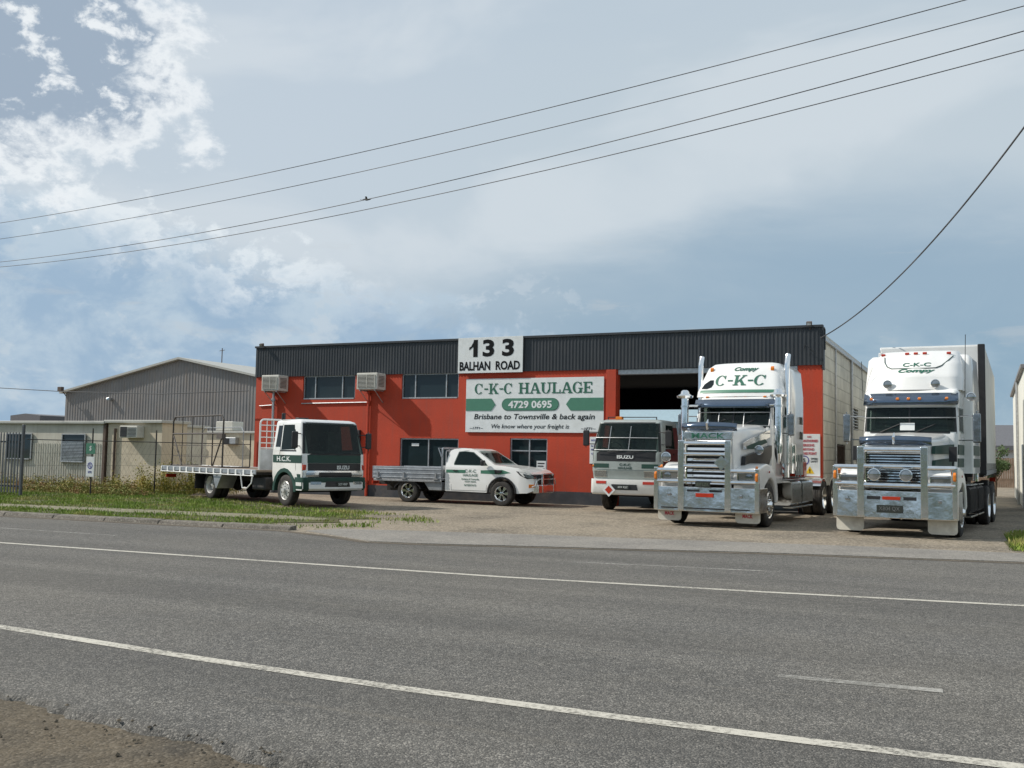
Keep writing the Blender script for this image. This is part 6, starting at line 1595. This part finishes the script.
bull_bar(tK, dict(hw=1.27, y=-1.27, z0=.36, z1=.93, inner=.56, sweep=.1, slots=[(-.42, -.12, .82, .87), (.12, .42, .82, .87), (-1.05, 1.05, .42, .45)], tube=.045,
    cz=(1.08, 1.42, 1.7, 1.95), sz=(1.06, 1.32), top=2.02, stop=1.38, fl=(.12, .35), flm='mudflap', flaptext='MACK', flapy=-.25, plate=(-.02, .93, .36, .13), ptext='837 LZX', rl=(-.2, .22, .7, .79)))
lettering(frK, 'greenink', [], 'x') if False else None
b = B(); slab_text(b, 'C-K-C', -.62, .72, 3.5, .28, lambda u, v: frK.front(u, v, .012)); 
for i, fc in enumerate(b.f):
    for k in fc: b.v[k].y -= .0006 * (i % 6)
b.build('lettering', 'greenink', bpy.data.objects['roof_fairing'], smooth=0, recalc=False)
b = B(); text(b, 'Compy', .1, 3.87, .14, lambda u, v: frK.front(u, v, .012), width=.62, bold=.04, shear=.5); b.build('name_lettering', 'greenink', bpy.data.objects['roof_fairing'], smooth=0, recalc=False)
b = B(); fpatch(b, frK, 1.0, .99, 3.3, 3.38, .01); b.build('fairing_stripe', 'greensign', tK)
b = B(); P = [(-.98, 3.42), (-.92, 3.55), (-.78, 3.66), (-.68, 3.66), (-.66, 3.55), (-.7, 3.46), (-.82, 3.42)]
b.add([frK.front(x, z, .012) for x, z in P], [tuple(range(len(P)))]); b.build('fairing_window', 'glass', tK, recalc=False)
for sg in (-1, 1): marker(tK, sg * .8, frK.front(.8, 3.95)[1], 3.95, 'amber', .045, .14)
for k, (za, zb) in enumerate(((2.44, 2.72),)):
    b = B(); pts = [shK.front(-.95 + .19 * i, 2.78, .1) for i in range(11)]; b.tube(pts, .012, 6); pts = [shK.front(-.95 + .19 * i, 2.44, .1) for i in range(11)]; b.tube(pts, .012, 6)
    for x in (-.93, -.35, .3, .93): b.tube([shK.front(x, 2.44, .1), shK.front(x, 2.78, .1)], .01, 6)
    b.build('stone_guard', 'galv', tK)
# bonnet side trims: pale curved plate over a green flash
for sg in (-1, 1):
    b = B(); P = [(-.55, 1.98), (-.2, 2.08), (1.1, 2.34), (1.1, 2.16), (-.1, 1.86), (-.5, 1.82)]
    hx = lambda y: .70 + (y + .6) * .13
    b.add([(sg * (hx(y) + .03), y, z) for y, z in P] + [(sg * (hx(y) + .0), y, z) for y, z in P], [tuple(range(6))] + [(i, (i + 1) % 6, 6 + (i + 1) % 6, 6 + i) for i in range(6)]); tr = b.build('bonnet_trim', 'alloy', tK)
    b = B(); P = [(-.4, 1.9), (-.1, 1.96), (.75, 2.1), (.9, 2.02), (0, 1.84), (-.35, 1.84)]
    b.add([(sg * (hx(y) + .036), y, z) for y, z in P] + [(sg * (hx(y) + .02), y, z) for y, z in P], [tuple(range(6))] + [(i, (i + 1) % 6, 6 + (i + 1) % 6, 6 + i) for i in range(6)]); b.build('trim_flash', 'green', tr)
    b = B(); P = [(-.6, 1.46), (.9, 1.46), (1.08, 1.7), (1.08, 1.95), (.1, 1.76), (-.55, 1.66)]
    b.add([(sg * (hx(y) + .075), y, z) for y, z in P] + [(sg * (hx(y) - .02), y, z) for y, z in P], [tuple(range(6))] + [(i, (i + 1) % 6, 6 + (i + 1) % 6, 6 + i) for i in range(6)]); b.build('bonnet_shade_panel', 'grille', tK)  # dark panel painting the shade between bonnet trim and fender
b = B(); b.tube([(.3, 4.3, 1.6), (.6, 4.2, 1.3), (.75, 3.9, 1.15)], .03, 6); b.box((.7, 4.0, 1.15), (1.15, 4.35, 1.55)); b.build('battery_box', 'redlamp', tK, bevel=.02)
b = B()
for k, x in enumerate((-.3, 0, .3)): b.tube([(x, 3.8, 2.1), (x + .05, 4.2, 1.5), (x, 4.6, 1.3), (x, 5.2, 1.15)], .02, 6)
b.build('air_hoses', 'redlamp', tK)
for sg in (-1, 1):
    b = B(); b.cyl((sg * 1.16, 2.45, 1.25), (sg * 1.16, 2.45, 2.0), .12, 16); b.build('air_cleaner_pot', 'chrome', tK)
    b = B()
    for y in (2.62, 2.9, 3.2): b.tube([(sg * 1.235, y, 1.15), (sg * 1.25, y, 1.75)], .018, 6)
    b.build('grab_rail', 'chrome', tK)
    b = B(); b.box((sg * 1.212 - .006, 2.75, 1.2), (sg * 1.212 + .006, 3.6, 1.75)); b.build('sleeper_locker', 'greypaint_shade', tK)
round_lamp(tK, -1.12, -.75, 1.62, .12); round_lamp(tK, 1.0, -.2, 1.82, .11)
b = B(); b.prism([(.42 - .17, 1.5), (.42, 1.33), (.42 + .17, 1.5), (.42, 1.67)], 'y', -1.33, -1.315); b.build('hazard_placard', 'alloy', tK)
for sg in (-1, 1):
    for y in pk['rear']:
        b = B(); n = 10; pr = [(y + .6 * cos(pi * i / n), .52 + .58 * sin(pi * i / n)) for i in range(2, n - 1)] + [(y + .57 * cos(pi * i / n), .52 + .55 * sin(pi * i / n)) for i in range(n - 2, 1, -1)]
        x0, x1 = sorted((sg * .7, sg * 1.22)); b.prism(pr, 'x', x0, x1); b.build('mudguard', 'alloy', tK)

# --- right: truck with the white box trailer
pS = dict(tankm='chassis', paper=True, hood=[(-.9, .66, .62, 1.0, 2.04, .1), (-.6, .7, .66, 1.0, 2.1, .12), (.3, .8, .76, 1.0, 2.18, .14), (.98, .9, .86, 1.0, 2.26, .16)],
    grille=(.6, 1.04, 1.82, -.95), gbars=13, hdr=.1, headtext=None, fz=.0, dark_hl=False, rear=(5.4, 6.75),
    cab=[(1.0, 1.0, .95, 2.1, .0, .1), (2.2, 1.04, .95, 2.1, .05, .12), (2.9, 1.02, 1.08, 2.1, .05, .12), (3.2, 1.04, 1.08, 2.1, .05, .14), (3.3, 1.0, 1.2, 2.1, .04, .14)],
    ws=(2.3, 2.86, .96), visor=(2.92, 3.2, .98, 'bluevisor'), vlights=[-.82, -.24, 0, .24, .82], rlights=[],
    sleeper=[(1.35, 1.22, 2.12, 3.55, 0, .06), (3.3, 1.22, 2.12, 3.55, 0, .06), (4.1, 1.18, 2.3, 3.55, 0, .1), (4.2, 1.1, 2.4, 3.5, 0, .1)],
    fairing=[(3.28, 1.08, 1.22, 3.3, .14, .3), (3.6, 1.07, 1.36, 3.3, .16, .42), (3.95, 1.02, 1.72, 3.3, .14, .42), (4.18, .95, 2.05, 3.3, .1, .4), (4.3, .88, 2.3, 3.2, .06, .35)],
    vents=(2.9,), tanks=((1.6, 3.0), (3.2, 4.4)), stack=(1.1, 3.62, 3.6, .08), cleaner=None, mirror=(1.42, 1.0, 2.05, 2.72))
tS, shS, frS, slS, hoodS = prime_mover('prime_mover', (-1.70, 23.95, 0), R(-5.5), 'white bonneted truck with blue visor and amber lamps, hitched to the tall white box trailer', pS)
fS = [o for o in bpy.data.objects if o.parent == tS and o.name.startswith('roof_fairing')][0]
bull_bar(tS, dict(hw=1.27, y=-1.25, z0=.4, z1=.98, inner=.64, sweep=.16, slots=[(-.52, -.25, .79, .86), (.22, .48, .79, .86)], tube=.05,
    cz=(1.1, 1.5, 1.86), sz=(1.12, 1.48), top=1.92, stop=1.5, fl=(.09, .4), flm='mudflap', flapy=-.2, plate=(-.05, .52, .52, .16), ptext='XB04 QX', rl=(-.2, .16, .79, .86)))
for x in (-.34, .3): round_lamp(tS, x, -1.38, 1.32, .13)
for x in (-.5, .55): round_lamp(tS, x, frS.front(x, 3.42)[1] - .1, 3.42, .1)
round_lamp(tS, 1.3, 1.1, 3.1, .1)
b = B(); text(b, 'C-K-C', .08, 3.86, .1, lambda u, v: frS.front(u, v, .012), width=.62, bold=.02); text(b, 'Compy', .05, 3.68, .12, lambda u, v: frS.front(u, v, .012), width=.8, bold=.04, shear=.6); b.build('lettering', 'greenink', fS, smooth=0, recalc=False)
b = B(); b.tube([frS.front(x, z, .012) for x, z in [(-.72, 4.14), (-.68, 4.0), (-.6, 3.88), (-.48, 3.82), (-.2, 3.81), (.3, 3.81), (.5, 3.82), (.62, 3.88), (.74, 4.02), (.82, 4.14)]], .012, 6); b.build('pinstripe', 'green', fS)
for x in (-.78, -.2, 0, .2, .72): marker(tS, x, frS.front(x, 4.2)[1], 4.22, 'redlamp', .05, .07)
b = B(); pts = [shS.front(-1.0 + .2 * i, 2.62, .12) for i in range(11)]; b.tube(pts, .012, 6); b.build('stone_guard', 'galv', tS)
for sg in (-1, 1):
    hx = lambda y: .70 + (y + .6) * .13
    for (z0, z1, nm) in ((1.78, 1.95, 'bonnet_stripe'), (1.5, 1.64, 'bonnet_stripe')):
        b = B(); P = [(-.55, z0), (.95, z0 + .02), (.95, z1 + .06), (-.5, z1)]
        b.add([(sg * (hx(y) + .05), y, z) for y, z in P] + [(sg * (hx(y) - .02), y, z) for y, z in P], [(0, 1, 2, 3)] + [(i, (i + 1) % 4, 4 + (i + 1) % 4, 4 + i) for i in range(4)]); b.build(nm, 'green', tS)
        b = B(); spatch(b, shS, sg, [(1.02, z0), (2.05, z0), (2.05, z1 + .06), (1.02, z1 + .06)], .008); b.build('door_stripe', 'green', tS)
        b = B(); spatch(b, slS, sg, [(2.2, z0), (3.45, z0), (3.45, z1 + .06), (2.2, z1 + .06)], .008); b.build('sleeper_stripe', 'green', tS)
    b = B(); b.tube([(sg * 1.0, .2, 1.45), (sg * 1.02, .2, 1.62)], .02, 6); b.box((sg * 1.02 - .08, .16, 1.62), (sg * 1.02 + .08, .24, 1.95)); b.build('fender_mirror', 'black', tS, bevel=.03, segs=3)
b = B(); b.tube([(1.15, 1.3, 3.1), (1.18, 1.3, 4.55)], .008, 5); b.build('aerial', 'black', tS)
b = B(); b.tube([(-1.1, 1.3, 3.1), (-1.13, 1.3, 4.0)], .008, 5); b.build('aerial', 'black', tS)
b = B(); b.box((-.28, 3.56, 2.6), (.6, 3.6, 3.4)); b.build('cab_vent', 'black', tS)
b = B()
for k, x in enumerate((-.3, 0, .3)): b.tube([(x, 3.56, 1.9), (x + .05, 3.8, 1.4), (x, 4.1, 1.4), (x, 4.35, 1.5)], .02, 6)
b.build('air_hoses', 'redlamp', tS)

# trailer (hitched: a thing of its own)
tT = empty('box_trailer', (-1.29, 28.3, 0), R(-1.6), 'tall white box trailer with black corner post behind the right truck', 'trailer')
TL = 11.2
b = B(); b.box((-1.24, .0, 1.35), (1.24, .06, 4.62)); b.build('front_bulkhead', 'white_flat', tT, bevel=.02)
b = B(); b.box((1.12, -.03, 1.3), (1.29, .14, 4.66)); b.build('corner_post', 'black', tT, bevel=.02)
b = B(); b.box((-1.29, -.03, 1.3), (-1.2, .14, 4.5)); b.build('corner_post', 'white_flat', tT, bevel=.02)
b = B(); b.box((-1.27, .145, 4.58), (1.27, TL, 4.66)); b.build('roof', 'white_flat', tT, bevel=.02)
for sg in (-1, 1):
    b = B(); n = 40; vs = []
    for i in range(n + 1):
        y = .16 + (TL - .2) * i / n; o_ = .012 * sin(i * 1.9) * (1 if i % n else 0)
        for z in (1.42, 2.4, 3.5, 4.57): vs.append((sg * (1.27 + o_), y, z))
    b.add(vs, [(i * 4 + j, (i + 1) * 4 + j, (i + 1) * 4 + j + 1, i * 4 + j + 1) for i in range(n) for j in range(3)]); b.build('curtain', 'cream', tT, smooth=60)
    b = B(); x0, x1 = sorted((sg * 1.22, sg * 1.29)); b.box((x0, .14, 1.28), (x1, TL, 1.41)); b.build('side_rail', 'white_flat', tT, bevel=.01)
    b = B()
    for k in range(12): b.box((sg * 1.295 - .006, .5 + k * .9, 1.2), (sg * 1.295 + .006, .56 + k * .9, 1.6))
    b.build('strap', 'black', tT)
    for y in (6.9, 8.1, 9.3):
        wheel(tT, sg * 1.12, y, .5, .26, dish=.1, dual=True)
    b = B(); x0, x1 = sorted((sg * .5, sg * .75)); b.box((x0, 2.0, .45), (x1, 2.15, 1.28)); b.build('landing_leg', 'chassis', tT, bevel=.01)
    b = B(); b.box((sg * 1.15 - .1, TL - .04, .95), (sg * 1.15 + .1, TL + .0, 1.1)); b.build('tail_light', 'redlamp', tT)
b = B(); b.box((-1.25, TL, 1.3), (1.25, TL + .05, 4.6)); b.build('rear_door', 'white_flat', tT, bevel=.02)
b = B(); b.box((-1.2, .1, 1.24), (1.2, TL, 1.34)); 
for sg in (-1, 1): b.box((sg * .5 - .05, .6, 1.0), (sg * .5 + .05, TL - .1, 1.23)); b.box((sg * 1.2 - .03, 3.6, .45), (sg * 1.2 + .03, 5.6, .5)); b.box((sg * 1.1 - .1, 4.0, .6), (sg * 1.1 + .1, 5.2, 1.1))
for y in (6.9, 8.1, 9.3): b.cyl((-1, y, .5), (1, y, .5), .08, 8)
b.build('chassis', 'chassis', tT, bevel=.01)
